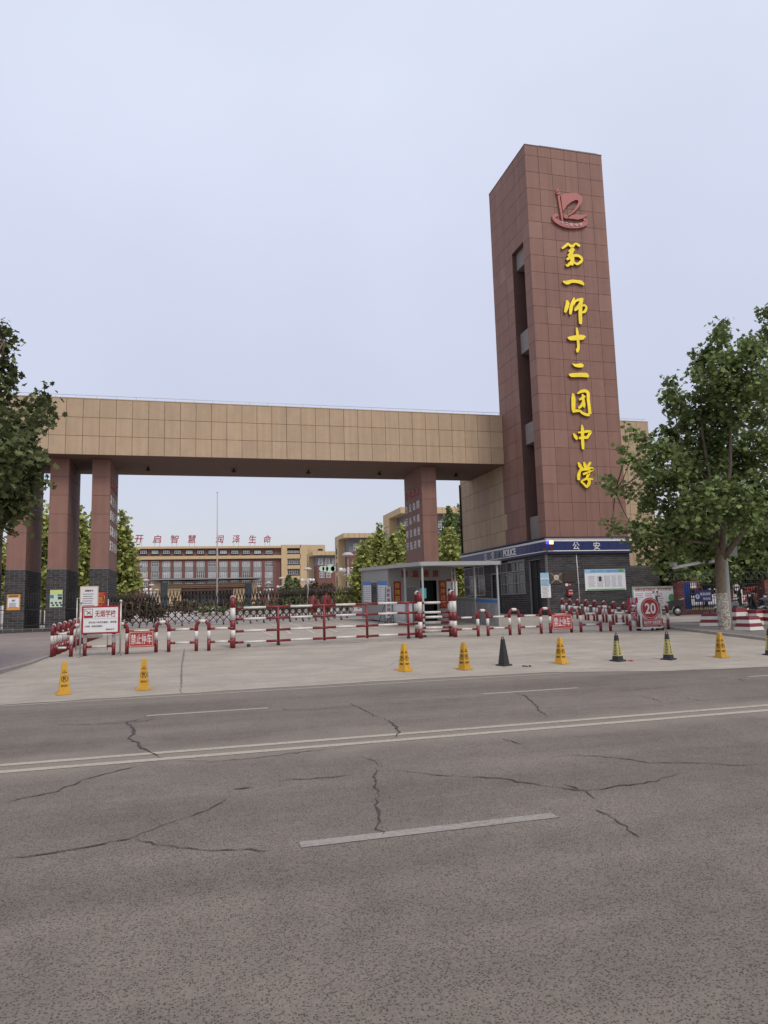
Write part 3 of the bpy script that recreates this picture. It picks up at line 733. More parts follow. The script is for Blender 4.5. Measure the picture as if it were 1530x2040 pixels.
mb = MB(o2); mb.box(XL, XB1, YB-.01, YE, ZBT+.001, ZBT+.05); mb.tube([(XL+5, YB+.1, ZBT+.2), (XB1-.1, YB+.1, ZBT+.2)], .01, 4)
for i in range(5): mb.tube([(XL+5+i*1.2, YB+.1, ZBT+.05), (XL+5+i*1.2, YB+.1, ZBT+.2)], .008, 4)
mb.build('coping', M['tan_s'], BLK)
# left wall: brick with openings, measured on the face X = XL
def sy(px): return onX(px, 1150, XL).y
def sz(py, px): return onX(px, py, XL).z
gz = G(XL, 40)-.1
W1 = (sy(1047), sy(1000)); W1z = (sz(1183, 1040), 3.80)
D1 = (sy(1077.5)+.02, sy(1054)); D2 = (sy(1000)+.25, sy(977)); W2 = (sy(966), sy(919))
mb = MB(o2); wallY0 = YT+.32
HOL = []
def hol(y0, y1, z0, z1): HOL.append((YE-y1, YE-y0, z0-gz-.02, z1-gz-.02)); return (y0, y1, z0, z1)
hW1 = hol(W1[0], W1[1], W1z[0], W1z[1]); hD1 = hol(max(D1[0], wallY0+.1), D1[1], gz, 3.75); hD2 = hol(D2[0], D2[1], gz, 3.2); hW2 = hol(W2[0], min(W2[1], YE-.3), W1z[0], W1z[1])
# backing in vertical strips between openings
ops = sorted([hW1, hD1, hD2, hW2])
y = wallY0
for (a, b, c, d) in ops:
    if a > y: mb.box(XL+.02, XL+.25, y, a, gz, 4.05)
    if c > gz+.05: mb.box(XL+.02, XL+.25, a, b, gz, c)
    mb.box(XL+.02, XL+.25, a, b, d, 4.05); y = b
mb.box(XL+.02, XL+.25, y, YE, gz, 4.05)
sw = mb.build('side_brick_wall', M['mortar'], BLK)
mb = MB(o2); bricks(mb, FR_L, (XL+.02, YE, gz+.02), YE-wallY0, 4.0-gz, holes=HOL); mb.build('brickwork', M['brick'], sw, kind='stuff')
for (a, b, c, d), kind in ((hW1, 'w'), (hW2, 'w'), (hD1, 'd'), (hD2, 'd')):
    mb = MB(o2); mb.box(XL+.16, XL+.2, a+.002, b-.002, c+.002, d-.002)
    if kind == 'w':
        wn = mb.build('window', M['glass'], BLK)
        mb = MB(o2); ww = b-a; hh = d-c
        for t in (.02, .5, .98): mb.box(XL+.10, XL+.155, a+ww*t-.04, a+ww*t+.04, c+.005, d-.005)
        for t in (.02, .62, .98): mb.box(XL+.105, XL+.15, a+.003, b-.003, c+hh*t-.035, c+hh*t+.035)
        mb.build('window_frame', M['bspan'], wn)
        mb = MB(o2)
        for i in range(1, 16): yy = a+ww*i/16; mb.tube([(XL-.05, yy, c-.02), (XL-.05, yy, d)], .008, 5)
        for t in (0, .33, .70, 1): mb.box(XL-.07, XL-.05, a-.05, b+.05, c+hh*t-.018, c+hh*t+.018)
        for t in (0, .25, .5, .75, 1): mb.box(XL-.072, XL-.045, a+ww*t-.016, a+ww*t+.016, c, d)
        mb.build('security_bars', mat('dull bars', (.30, .29, .28), .5), wn)
    else:
        dr = mb.build('door', M['dark'], BLK)
        mb = MB(o2)
        for t in (.03, .5, .97): mb.box(XL+.12, XL+.158, a+(b-a)*t-.03, a+(b-a)*t+.03, c+.01, d-.01)
        mb.box(XL+.12, XL+.157, a+.01, b-.01, c+2.1, c+2.16); mb.build('door_frame', M['black'], dr)
# police band along the left wall
mb = MB(o2); mb.box(XL-.10, XL-.005, YT-.02, YE+.2, 4.06, 4.76); band = mb.build('sign_band', M['blue'], BLK)
mb = MB(o2); mb.box(XL-.12, XL-.01, YT-.03, YE+.21, 4.63, 4.73); mb.box(XL-.12, XL-.01, YT-.03, YE+.21, 4.10, 4.145); mb.build('white_stripe', M['white'], band)
mb = MB(o2); mb.box(XL-.14, XL-.01, YT-.03, YE+.22, 4.80, 4.87); mb.box(XL-.11, XL-.01, YT-.025, YE+.21, 3.97, 4.058); mb.build('band_trim', M['navy'], band)
mb = MB(o2)
for i in range(1, 23): mb.box(XL-.106, XL-.10, YT+i*.55-.006, YT+i*.55+.006, 4.146, 4.63)
mb.build('band_joint', M['navy'], band, kind='stuff')
for t, px, py, ww in (('公', 968, 1108.5, .42), ('安', 982.5, 1107, .42), ('POLICE', 1015.5, 1101.5, 1.75)):
    mb = MB(o2); q = onX(px, py, XL-.1); text(mb, t, (XL-.102, q.y, 4.385), ww, .44 if ww < 1 else .40, FR_L, bold=.03 if ww > 1 else .02, depth=.03); mb.build('band_lettering', M['white'], band)
q = onX(994, 1105, XL-.1); mb = MB(o2); mb.lathe([(0, .02), (.13, .015), (.17, 0)], (0, 0, 0), 14)
mb.v = [(XL-.105-o2.x-(z_+o2.z)*1.0, q.y-o2.y+(y_+o2.y), 4.385-o2.z+(x_+o2.x)*1.15) for x_, y_, z_ in mb.v]
mb.build('police_badge', mat('badge', (.10, .07, .05), .4, metal=.5), band)

# --- the beam
BEAM = thing('gateway_beam', 'long tan stone clad beam spanning the school gateway', 'gate beam', (2.0, YB, ZBB))
o3 = BEAM.location; XBL = XL-38*.82
mb = MB(o3); mb.box(XBL, XL-.005, YB+th, 45.0, ZBB+.02, ZBT-th); mb.build('body', M['jtan'], BEAM)
panels(BEAM, FR_F, (XBL, YB+th, 0), frange(0, 38*.82-.012, 38), [ZBB, 10.74, 11.73, ZBT], M['tan'])
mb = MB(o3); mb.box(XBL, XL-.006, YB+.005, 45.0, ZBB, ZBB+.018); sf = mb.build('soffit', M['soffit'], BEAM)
mb = MB(o3); mb.box(XBL, XL-.006, YB-.01, 45.02, ZBT+.001, ZBT+.05); mb.build('coping', M['tan_s'], BEAM)
mb = MB(o3); mb.tube([(XBL, YB+.1, ZBT+.22), (XL-.1, YB+.1, ZBT+.22)], .011, 4)
for i in range(32): mb.tube([(XBL+i*1.0, YB+.1, ZBT+.05), (XBL+i*1.0, YB+.1, ZBT+.22)], .008, 4)
mb.build('lightning_rail', M['steel'], BEAM)
for x in (-2.96, 1.87, 6.3, 10.75, 15.8):
    mb = MB(o3); mb.lathe([(.0, 0), (.05, 0), (.05, -.10), (.17, -.16), (.17, -.20), (.14, -.20), (.10, -.14), (0, -.13)], (x, 42.38, ZBB), 12); mb.build('downlight', M['black'], BEAM)
    mb = MB(o3); mb.lathe([(0, -.165), (.10, -.165), (.10, -.15)], (x, 42.38, ZBB), 10)

# --- columns
COLS = [(-11.70, 'leftmost'), (-9.68, 'A'), (-7.72, 'B'), (-5.65, 'C'), (12.80, 'R')]
CLAB = {'leftmost': 'maroon gateway column farthest out past the one with the orange poster', 'A': 'maroon gateway column with an orange poster on its dark brick base', 'B': 'maroon gateway column with a green poster on its dark brick base',
        'C': 'maroon gateway column with a red shield poster on its brick base', 'R': 'maroon gateway column rising behind the temperature check booth'}
CY0, CY1, CZB = 40.25, 44.0, 3.86
for cx, k in COLS:
    g = G(cx, CY0); T = thing('gate_column', CLAB[k], 'column', (cx, CY0, g), 0, 'columns carrying the gateway beam'); oc = T.location
    W = .92
    mb = MB(oc); mb.box(cx+th, cx+W-th, CY0+th, CY1-th, CZB, ZBB); mb.build('core', M['joint'], T)
    zz = [CZB]+[.74+i for i in range(4, 9)]+[ZBB-.01]
    if zz[1]-zz[0] < .95: zz.pop(0); zz[0] = CZB
    panels(T, FR_F, (cx, CY0+th, 0), [0, W], zz, M['maroon'], .012)
    panels(T, FR_L, (cx+th, CY1, 0), [0, CY1-CY0], zz, M['maroon'], .012)
    panels(T, FR_R, (cx+W-th, CY0, 0), [0, CY1-CY0], zz, M['maroon'], .012)
    mb = MB(oc); mb.box(cx-.01, cx+W+.01, CY0-.01, CY1+.01, g-.1, CZB); bb = mb.build('brick_base', M['mortar'], T)
    mb = MB(oc); hh = CZB-g+.06
    bricks(mb, FR_F, (cx-.03, CY0-.01, g-.08), W+.06, hh, .46); bricks(mb, FR_L, (cx-.01, CY1, g-.08), CY1-CY0, hh, .46); bricks(mb, FR_R, (cx+W+.01, CY0, g-.08), CY1-CY0, hh, .46)
    mb.build('brickwork', M['brick'], bb, kind='stuff')
    if k == 'R':
        mb = MB(oc); rows = ['兵团精神', '热爱祖国', '无私奉献', '艰苦创业', '开拓进取']; m2 = MB(oc)
        for i, (t, py) in enumerate(zip(rows, (984, 1010.5, 1037, 1062, 1087))):
            for j, c in enumerate(t):
                zc = onX(822, py, cx).z; yc = CY1-.45-j*.82
                text(m2 if i == 0 else mb, c, (cx+.0, yc, zc), .50, .48, FR_L, bold=.02, depth=.03)
        mb.build('column_lettering', M['letterwhite'], T); m2.build('column_heading', M['redflat'], T)
    if k == 'C':
        mb = MB(oc); rows = ['胡杨精神', '艰苦奋斗', '自强不息', '扎根边疆', '甘于奉献']; m2 = MB(oc)
        for i, (t, py) in enumerate(zip(rows, (971, 1003, 1032, 1062, 1091))):
            for j, c in enumerate(t):
                zc = onX(228, py, 0).z if False else onY(225, py, 42).z; yc = CY0+.5+j*.85
                text(m2 if i == 0 else mb, c, (cx+W, yc, zc), .52, .52, FR_R, bold=.02, depth=.03)
        mb.build('column_lettering', M['letterwhite'], T); m2.build('column_heading', M['redflat'], T)
# posters on the column bases
def poster(name, label, cat, c, wd, hg, m, fr=FR_F, dep=.02):
    o = thing(name, label, cat, c); mb = MB(c); fbox(mb, c, wd, hg, dep, fr); bd = mb.build('board', m, o); return o, bd
PFY = CY0-.035
def prect(x0, y0, x1, y1, Y):
    a = onY(x0, y1, Y); b = onY(x1, y0, Y); return Vector(((a.x+b.x)/2, Y, (a.z+b.z)/2)), b.x-a.x, b.z-a.z
c, wd, hg = prect(13, 1184, 41, 1216, PFY)
T, bd = poster('poster', 'orange framed white notice on a brick column base', 'poster', c, wd, hg, M['orange'])
mb = MB(c); fbox(mb, c+Vector((0, -.02, -.02)), wd*.82, hg*.60, .006); mb.build('sheet', M['paper'], T)
mb = MB(c); lines(mb, c+Vector((0, -.026, -.15)), wd*.7, hg*.3, 6); lines(mb, c+Vector((0, -.02, hg*.40)), wd*.8, hg*.12, 1, ragged=0, thick=.6); mb.lathe([(0, .0), (.07, .01), (.09, 0)], c+Vector((0, -.03, .12)), 10); mb.build('print', M['ink'], T)
c, wd, hg = prect(99, 1175, 125, 1210, PFY)
T, bd = poster('poster', 'pale green leaflet poster with round icons on a brick column base', 'poster', c, wd, hg, M['palegreen'])
mb = MB(c); fbox(mb, c+Vector((0, -.02, hg*.37)), wd, hg*.25, .004); mb.build('heading', M['lime'], T)
mb = MB(c)
for i in range(3):
    for j in range(2): fbox(mb, c+Vector((-.2+i*.2+j*.06, -.02, -.22-j*.12)), .11, .09, .005)
fbox(mb, c+Vector((.18, -.02, .02)), .2, .14, .005); mb.build('print', M['ink'], T)
mb = MB(c); fbox(mb, c+Vector((-.2, -.02, .10)), .17, .17, .005); fbox(mb, c+Vector((.17, -.02, .17)), .22, .1, .005); mb.build('picture', M['teal'], T)
c, wd, hg = prect(188, 1179, 212, 1211, PFY)
T, bd = poster('poster', 'red poster with a gold shield on a brick column base', 'poster', c, wd, hg, M['red'])
mb = MB(c); sh = [(-.2, .22), (0, .28), (.2, .22), (.19, -.05), (.1, -.22), (0, -.30), (-.1, -.22), (-.19, -.05)]
for a, b in zip(sh, sh[1:]+sh[:1]): mb.tube([c+Vector((a[0], -.025, a[1]-.02)), c+Vector((b[0], -.025, b[1]-.02))], .018, 5)
lines(mb, c+Vector((0, -.02, -.0)), .3, .34, 5, ragged=.1, thick=.5); lines(mb, c+Vector((0, -.02, hg*.42)), wd*.8, .07, 1, ragged=0); mb.build('shield', mat('gold print', (.5, .28, .06), .5), T)

# things fixed to the front brick wall of the tower
WF = YT-.005
c, wd, hg = prect(1166, 1133.5, 1244, 1177, WF)
T, bd = poster('notice_board', 'wide white notice board with a pale blue heading on the dark brick tower wall', 'notice board', c, wd, hg, M['paper'], dep=.04)
mb = MB(c); fbox(mb, c+Vector((0, -.04, hg*.41)), wd, hg*.17, .004); mb.build('heading', M['lightblue'], T)
mb = MB(c); text(mb, '创建文明学校 构建和谐校园', c+Vector((0, -.044, hg*.41)), wd*.72, hg*.1, depth=.004); mb.build('lettering', M['bluehead'], T)
mb = MB(c); lines(mb, c+Vector((-wd*.22, -.04, -.08)), wd*.42, hg*.55, 10, cols=2, thick=.3); lines(mb, c+Vector((wd*.22, -.04, -.08)), wd*.44, hg*.55, 11, cols=3, thick=.3); mb.build('print', M['greyink'], T)
mb = MB(c); fbox(mb, c+Vector((-.03, -.044, -.06)), .02, hg*.55, .004); fbox(mb, c+Vector((-.32, -.044, .05)), .16, .25, .004); mb.build('picture', M['ink'], T)
mb = MB(c); fbox(mb, c+Vector((0, -.04, -hg*.46)), wd*.94, hg*.06, .004); fbox(mb, c+Vector((wd*.40, -.045, hg*.42)), .3, .14, .004); mb.build('green_edge', M['green'], T)
c, wd, hg = prect(1094, 1140, 1121, 1163, WF)
T, bd = poster('emblem_plaque', 'bronze plaque with a round gold emblem and crossed bands on the tower wall', 'plaque', c, wd, hg, mat('bronze plaque', (.09, .07, .06), .4, .3, 8, metal=.5), dep=.035)
mb = MB(c)
for s in (-1, 1): mb.poly([c+Vector((-wd*.45, -.04, s*hg*.45)), c+Vector((-wd*.3, -.04, s*hg*.45)), c+Vector((wd*.45, -.04, -s*hg*.4)), c+Vector((wd*.3, -.04, -s*hg*.45))], (0, .006, 0))
mb.build('crossed_band', mat('tarnished brass', (.24, .19, .14), .4, metal=.4), T)
mb = MB(c); pts = [c+Vector((.14*math.cos(a*math.pi/8), -.05, .03+.14*math.sin(a*math.pi/8))) for a in range(16)]; mb.poly(pts, (0, .01, 0)); rd_ = mb.build('roundel', M['cream'], T)
mb = MB(c); text(mb, '七', c+Vector((0, -.05, .03)), .15, .14, bold=.03, depth=.006); mb.build('emblem_mark', M['ink'], rd_)
c, wd, hg = prect(1121.5, 1141, 1146, 1160, WF)
T, bd = poster('wooden_plaque', 'dark brown blank plaque beside the emblem plaque', 'plaque', c, wd, hg, M['wood'], dep=.035)
mb = MB(c); fbox(mb, c+Vector((0, -.035, 0)), wd*.9, hg*.86, .006); mb.build('face', M['wood'], T)
c, wd, hg = prect(1126, 1162, 1137.5, 1168, WF)
T, bd = poster('wall_sign', 'small white and red sign above the red box on the tower wall', 'sign', c, wd, hg, M['red'])
mb = MB(c); fbox(mb, c+Vector((-wd*.27, -.02, 0)), wd*.42, hg*.9, .005); mb.build('white_half', M['paper'], T)
mb = MB(c); fbox(mb, c+Vector((-wd*.27, -.025, 0)), wd*.15, hg*.5, .003); lines(mb, c+Vector((wd*.25, -.02, 0)), wd*.4, hg*.5, 1, ragged=0); mb.build('print', M['cream'], T)
c, wd, hg = prect(1129, 1175.5, 1139, 1187, WF)
T, bd = poster('fire_box', 'small red box with white writing on the dark brick tower wall', 'red box', c, wd, hg, M['red'], dep=.14)
mb = MB(c); fbox(mb, c+Vector((.01, -.14, hg*.46)), wd*.6, hg*.12, .01); text(mb, '消防箱', c+Vector((.01, -.14, -.02)), wd*.75, hg*.3, depth=.004); mb.build('lettering', M['letterwhite'], T)
a, b = onY(1147.5, 1104, WF), onY(1154, 1196, WF)
T = thing('conduit', 'thin white cable conduit running down the dark brick tower wall', 'conduit', (a.x, WF, G(a.x, WF)))
mb = MB(T.location); mb.tube([(a.x, WF-.02, 3.98), (a.x+.03, WF-.02, 2.4), (b.x, WF-.02, G(a.x, WF)+.3)], .022, 6); pp = mb.build('pipe', M['letterwhite'], T)
mb = MB(T.location)
for z in (1.6, 2.4, 3.2): mb.box(a.x-.02, a.x+.09, WF-.045, WF, z, z+.03)
mb.build('clip', M['steel'], T)
c, wd, hg = prect(1078.5, 1141, 1095, 1191, WF)
T, bd = poster('wall_poster', 'narrow pale blue poster at the corner of the tower beside the door', 'poster', c, wd, hg, M['paper'], dep=.02)
mb = MB(c); fbox(mb, c+Vector((0, -.02, hg*.40)), wd, hg*.2, .004); fbox(mb, c+Vector((0, -.02, hg*.10)), wd, hg*.25, .003); mb.build('heading', M['lightblue'], T)
mb = MB(c); lines(mb, c+Vector((0, -.024, -hg*.1)), wd*.85, hg*.75, 14, thick=.3); mb.build('print', M['greyink'], T)

# ================================================================== temperature-check booth on the rising forecourt
BX0, BX1 = 8.78, 12.05; BYC, BYF, BYE = 28.0, 33.5, 39.2; TILT = .030
bz0 = G(8.8, 33.5)
BO = thing('checkpoint_booth', 'grey container booth with flat canopy, posters and red lettering over its door', 'booth', (BX0, BYF, bz0)); ob = BO.location
def tz(y): return bz0+(y-BYF)*TILT         # booth stands on the slope
class TMB(MB):                             # shears heights with the slope so that the booth stands on it
    def __init__(s): super().__init__(ob)
    def add(s, vs, fs, sm=False):
        return super().add([(p[0], p[1], p[2]+tz(p[1])) for p in map(Vector, vs)], fs, sm)
HB = 2.62
mb = TMB(); mb.box(BX0, BX0+.06, BYF+.06, BYE, .02, HB); lw = mb.build('left_wall', M['booth'], BO)
mb = TMB()
for i in range(1, 24): y = BYF+i*(BYE-BYF)/24; mb.box(BX0-.004, BX0, y-.012, y+.012, .15, HB-.12)
mb.build('rib', M['boothf'], lw)
mb = TMB(); mb.box(BX0+.07, BX1, BYE-.06, BYE, .02, HB); mb.build('back_wall', M['booth'], BO)
mb = TMB(); mb.box(BX1-.06, BX1, BYF+.06, BYE-.07, .02, HB); mb.build('right_wall', M['booth'], BO)
mb = TMB(); mb.box(BX0+.07, BX1-.07, BYF+.5, BYE-.1, .02, .05); mb.build('floor_panel', M['dark'], BO)
dx0, dx1 = onY(838, 1200, BYF).x, onY(871, 1200, BYF).x
mb = TMB(); mb.box(BX0+.0, dx0, BYF, BYF+.05, .02, HB); mb.box(dx1, BX1, BYF, BYF+.05, .02, HB); mb.box(dx0, dx1, BYF, BYF+.05, 2.0, HB); fwl = mb.build('front_wall', M['booth'], BO)
mb = TMB(); mb.box(dx0-.05, dx0, BYF-.02, BYF, .02, 2.05); mb.box(dx1, dx1+.05, BYF-.02, BYF, .02, 2.05); mb.box(dx0, dx1, BYF-.02, BYF, 2.0, 2.05); mb.build('door_frame', M['boothf'], BO)
mb = TMB(); mb.box(dx0+.02, dx1-.02, BYF+.45, BYF+.5, .05, 2.4); mb.build('inner_screen', M['dark'], BO)
mb = TMB(); mb.box(dx0+.06, dx0+.40, BYF+.30, BYF+.34, 1.12, 1.62); mb.build('lit_monitor', M['screen'], BO)
mb = TMB()
for x in (BX0-.03, BX1-.05):
    mb.box(x, x+.1, BYF-.03, BYF+.07, 0, HB)
mb.box(BX0-.04, BX0+.08, BYE-.08, BYE+.03, 0, HB); mb.build('corner_post', M['boothf'], BO)
mb = TMB(); mb.box(BX0-.08, BX1+.16, BYC-.08, BYE+.06, HB+.002, HB+.12); rf = mb.build('roof', M['boothf'], BO)
mb = TMB(); mb.box(BX0-.10, BX1+.18, BYC-.12, BYC-.085, HB-.02, HB+.14); mb.box(BX0-.12, BX0-.085, BYC-.12, BYE+.07, HB-.02, HB+.14); mb.box(BX1+.165, BX1+.2, BYC-.12, BYE+.07, HB-.02, HB+.14); mb.build('fascia', M['boothf'], rf)
for x, y in ((BX0+.02, BYC), (BX0+.02, 30.6), (BX1+.05, BYC), (BX1+.05, 30.6), (BX1+.05, 33.2)):
    mb = TMB(); mb.box(x-.035, x+.035, y-.035, y+.035, 0, HB); mb.build('canopy_post', M['boothf'], BO)
mb = TMB()
for t, px in (('测', 805), ('温', 827), ('通', 848), ('道', 867.5)): text(mb, t, (onY(px, 1146, BYF).x, BYF-.001, 2.33), .33, .33, bold=.02, depth=.03)
mb.build('door_lettering', M['redflat'], BO)
def bsheet(name, x0, x1, z0, z1, m, d=.015, y=BYF, parent=BO):
    mb = TMB(); mb.box(x0, x1, y-d, y-.001, z0, z1); return mb.build(name, m, parent)
a, b = onY(784, 1170, BYF).x, onY(798.5, 1170, BYF).x; bb = bsheet('banner', a, b, .62, 1.98, M['redflat'])
mb = TMB(); vtext(mb, '保持距离', ((a+b)/2, BYF-.016, 1.30), .25, .25, .32, depth=.01); mb.build('lettering', mat('yellow print', (.60, .42, .05), .5), bb)
a, b = onY(874.5, 1170, BYF).x, onY(889, 1170, BYF).x; bb = bsheet('banner', a, b, .62, 1.98, M['redflat'])
mb = TMB(); vtext(mb, '有序进入', ((a+b)/2, BYF-.016, 1.30), .25, .25, .32, depth=.01); mb.build('lettering', MATS['yellow print'], bb)
a, b = onY(807, 1170, BYF).x, onY(829, 1170, BYF).x; sc_ = bsheet('wall_screen', a, b, .90, 1.75, M['boothf'], .05); mb = TMB(); mb.box(a+.05, b-.05, BYF-.06, BYF-.051, .96, 1.68); mb.build('screen_glass', M['glass'], sc_)
a, b = onY(889.5, 1170, BYF).x, onY(911, 1170, BYF).x; bb = bsheet('poster', a, b, 1.22, 2.05, M['paper']); mb = TMB(); mb.box(a, b, BYF-.022, BYF-.016, 1.93, 2.05); mb.box(a, b, BYF-.022, BYF-.016, 1.20, 1.23); mb.build('poster_band', M['redflat'], bb)
mb = TMB()
for x, z in ((.5, 1.78), (.22, 1.5), (.78, 1.5)): mb.box(a+(b-a)*x-.05, a+(b-a)*x+.05, BYF-.022, BYF-.016, z-.07, z+.07)
mb.build('portrait', M['ink'], bb)
# left wall posters and window, measured on X = BX0
def by(px): return onX(px, 1170, BX0).y
def lsheet(name, px0, px1, z0, z1, m, d=.012, parent=BO):
    y0, y1 = by(px1), by(px0); mb = TMB(); mb.box(BX0-d, BX0-.0045, y0, y1, z0, z1); return mb.build(name, m, parent), y0, y1
for p0, p1, cols in ((724, 739.5, 3), (753.5, 772, 2)):
    s, y0, y1 = lsheet('poster', p0, p1, .88, 2.0, M['paper']); mb = TMB(); mb.box(BX0-.016, BX0-.0125, y0, y1, 1.80, 2.0); mb.build('heading', M['bluehead'], s)
    mb = TMB(); lines(mb, (BX0-.0125, (y0+y1)/2, 1.36), y1-y0-.1, .75, 7, FR_L, cols=cols, thick=.22, ragged=.15); mb.build('print', M['greyink'], s)
    mb = TMB(); mb.box(BX0-.016, BX0-.012, y0, y1, .84, .90); mb.build('poster_foot', M['green'], s)
s, y0, y1 = lsheet('window', 740.5, 752.5, .80, 2.02, M['boothf'], .03); mb = TMB(); mb.box(BX0-.034, BX0-.031, y0+.08, y1-.08, .9, 1.95); mb.build('pane', M['glass'], s)
mb = TMB()
for i in range(6): y = y0+.12+i*(y1-y0-.24)/5; mb.box(BX0-.05, BX0-.035, y-.012, y+.012, .9, 1.95)
mb.box(BX0-.052, BX0-.034, y0+.08, y1-.08, 1.38, 1.44); mb.build('bars', M['black'], s)
# right side screen of the canopy: poster boards below, clear panes above
SX = BX1+.05
for y0, y1 in ((BYC+.06, 30.5), (30.7, 33.1)):
    mb = TMB(); mb.box(SX-.02, SX+.02, y0, y1, .04, 1.12); s = mb.build('screen_board', mat('weathered board', (.34, .335, .33), .6, .15, 5), BO)
    mb = TMB(); lines(mb, (SX-.021, (y0+y1)/2, .55), y1-y0-.2, .8, 12, FR_L, cols=3, thick=.35); mb.build('print', M['greyink'], s)
    mb = TMB(); mb.box(SX-.026, SX-.021, y0, y1, .98, 1.12); mb.build('heading', M['bluehead'] if y0 < 30 else M['bspan'], s)
    mb = TMB(); mb.box(SX-.03, SX+.03, y0, y1, 1.125, 1.165); mb.build('sill_rail', M['boothf'], BO)
# white picket rail along the left side of the canopy
T = thing('picket_rail', 'white picket rail under the booth canopy', 'rail', (BX0, 30.6, tz(30.6)))
for zz_ in (.12, .62, .98):
    mb = MB(T.location); mb.tube([(BX0+.1, 29.9, zz_+tz(29.9)), (BX0+.1, 33.3, zz_+tz(33.3))], .026, 6); mb.build('rail', M['white'], T)
pm = None
for i in range(24):
    y = 29.95+i*.14
    if pm is None: mb = MB(); mb.tube([(0, 0, .05), (0, 0, 1.02)], .024, 6); pm = mb.mesh('picket', M['white'])
    link('picket', pm, T, loc=(.1, y-30.6, tz(y)-tz(30.6)))
# leaning board with red characters
p = gp(768, 1243); T = thing('leaning_board', 'tall white board with red characters leaning on a black stand beside the booth', 'sign board', (p.x, p.y, p.z), R(14)); H = 1.75
mb = MB(); mb.poly([(-.05, -.12, .28), (.28, -.12, .28), (.40, .10, H), (.10, .10, H)], (0, .03, 0)); bd = mb.build('board', M['paper'], T)
mb = MB(); fr = (Vector((1, 0, 0)), Vector((.08, .15, 1)).normalized(), Vector((0, -1, .15)).normalized())
vtext(mb, '进校请测体温', (.185, -.012, 1.0), .17, .17, .225, fr, depth=.008, bold=.02); mb.build('lettering', M['redflat'], bd)
mb = MB()
for a, b in (((-.12, -.16, 0), (.10, .08, H)), ((.34, -.16, 0), (.42, .08, H)), ((-.12, -.16, .01), (.34, -.16, .01)), ((-.12, .5, 0), (.10, .10, H*.6)), ((.34, .5, 0), (.36, .10, H*.6)), ((-.12, -.16, .01), (-.12, .5, .01)), ((.34, -.16, .01), (.34, .5, .01)), ((-.12, -.16, .02), (.34, -.16, .45))): mb.tube([a, b], .014, 5)
mb.build('stand', M['black'], T)

# ================================================================== red and white pipe guards
RW = [M['redpaint'], M['whitepaint']]
def hoop_mesh(wd, H, r, depth_dir):
    """inverted U in the local XZ plane: red with a white crown piece and white sleeves on both legs"""
    mb = MB(); a = wd/2; rb = min(a, .16)
    def leg(s):
        z = [(0, 0), (.42, 0), (.42, 1), (.74, 1), (.74, 0)]
        mb.cur = 0; mb.tube([(s*a, 0, 0), (s*a, 0, H*.40)], r, 10); mb.cur = 1; mb.tube([(s*a, 0, H*.40), (s*a, 0, H*.68)], r*1.02, 10)
        mb.cur = 0; arc = [(s*a, 0, H*.68), (s*a, 0, H-rb)]
        for k in range(1, 6):
            t = k/6*math.pi/2*.95; arc.append((s*(a-rb+rb*math.cos(t)), 0, H-rb+rb*math.sin(t)))
        mb.tube(arc, r, 10); return arc[-1]
    e = leg(1); leg(-1); mb.cur = 1; mb.tube([(e[0]+.005, 0, e[2]), (e[0]*.5, 0, H+.002), (-e[0]*.5, 0, H+.002), (-e[0]-.005, 0, e[2])], r*1.02, 10)
    return mb.mesh('hoop', RW)
def tall_hoop(wd, H, r):
    mb = MB(); a = wd/2; rb = min(a, .16)
    for s in (1, -1):
        for z0, z1, c in ((0, .20, 0), (.20, .36, 1), (.36, .555, 0), (.555, .80, 1)): mb.cur = c; mb.tube([(s*a, 0, H*z0), (s*a, 0, H*z1)], r*(1.02 if c else 1), 12)
        mb.cur = 0; arc = [(s*a, 0, H*.80), (s*a, 0, H-rb)]
        for k in range(1, 6): t = k/6*math.pi/2*.95; arc.append((s*(a-rb+rb*math.cos(t)), 0, H-rb+rb*math.sin(t)))
        mb.tube(arc, r, 12); e = arc[-1]
    mb.cur = 1; mb.tube([(abs(e[0])+.005, 0, e[2]), (0, 0, H+.004), (-abs(e[0])-.005, 0, e[2])], r*1.02, 12)
    return mb.mesh('hoop', RW)
def rail_mesh(L, r):
    mb = MB(); mb.cur = 0; mb.tube([(0, 0, 0), (L*.24, 0, 0)], r*1.05, 8); mb.cur = 1; mb.tube([(L*.24, 0, 0), (L*.76, 0, 0)], r*.95, 8); mb.cur = 0; mb.tube([(L*.76, 0, 0), (L, 0, 0)], r*1.05, 8)
    return mb.mesh('rail', RW)
HM = hoop_mesh(.37, .89, .054, 0); HMn = hoop_mesh(.30, .89, .05, 0)
ORD = ['first', 'second', 'third', 'fourth', 'fifth', 'sixth', 'seventh', 'eighth', 'ninth', 'tenth', 'eleventh', 'twelfth']
def guards(pts, label, group, hm, hw, close=True, last=None):
    """pts: ground points of the hoops' centres in order; each thing is a hoop with the two rails to the next"""
    for i, p in enumerate(pts):
        q = pts[i+1] if i+1 < len(pts) else last; d = (q-p) if q else (p-pts[i-1]); rz = math.atan2(d.y, d.x)
        T = thing('pipe_guard', label % ORD[i], 'guard rail', (p.x, p.y, G(p.x, p.y)+.012), rz, group)
        link('hoop', hm, T)
        if q and close:
            L = d.length-hw
            for h in (.26, .66):
                me = rail_mesh(L, .035); sl_ = (G(q.x, q.y)-G(p.x, p.y))/d.length
                link('rail', me, T, loc=(hw/2, 0, h), rot=(0, -math.atan(sl_), 0))
def mid(a, b): return (a+b)/2
f1 = [mid(gp(142.5, 1309), gp(167, 1308)), mid(gp(227, 1306), gp(251.5, 1304)), mid(gp(311.6, 1301), gp(335, 1299)), mid(gp(392, 1298), gp(415, 1297)), gp(460, 1294)]
f1[-1] = f1[-2]+(f1[-2]-f1[-3])*.95
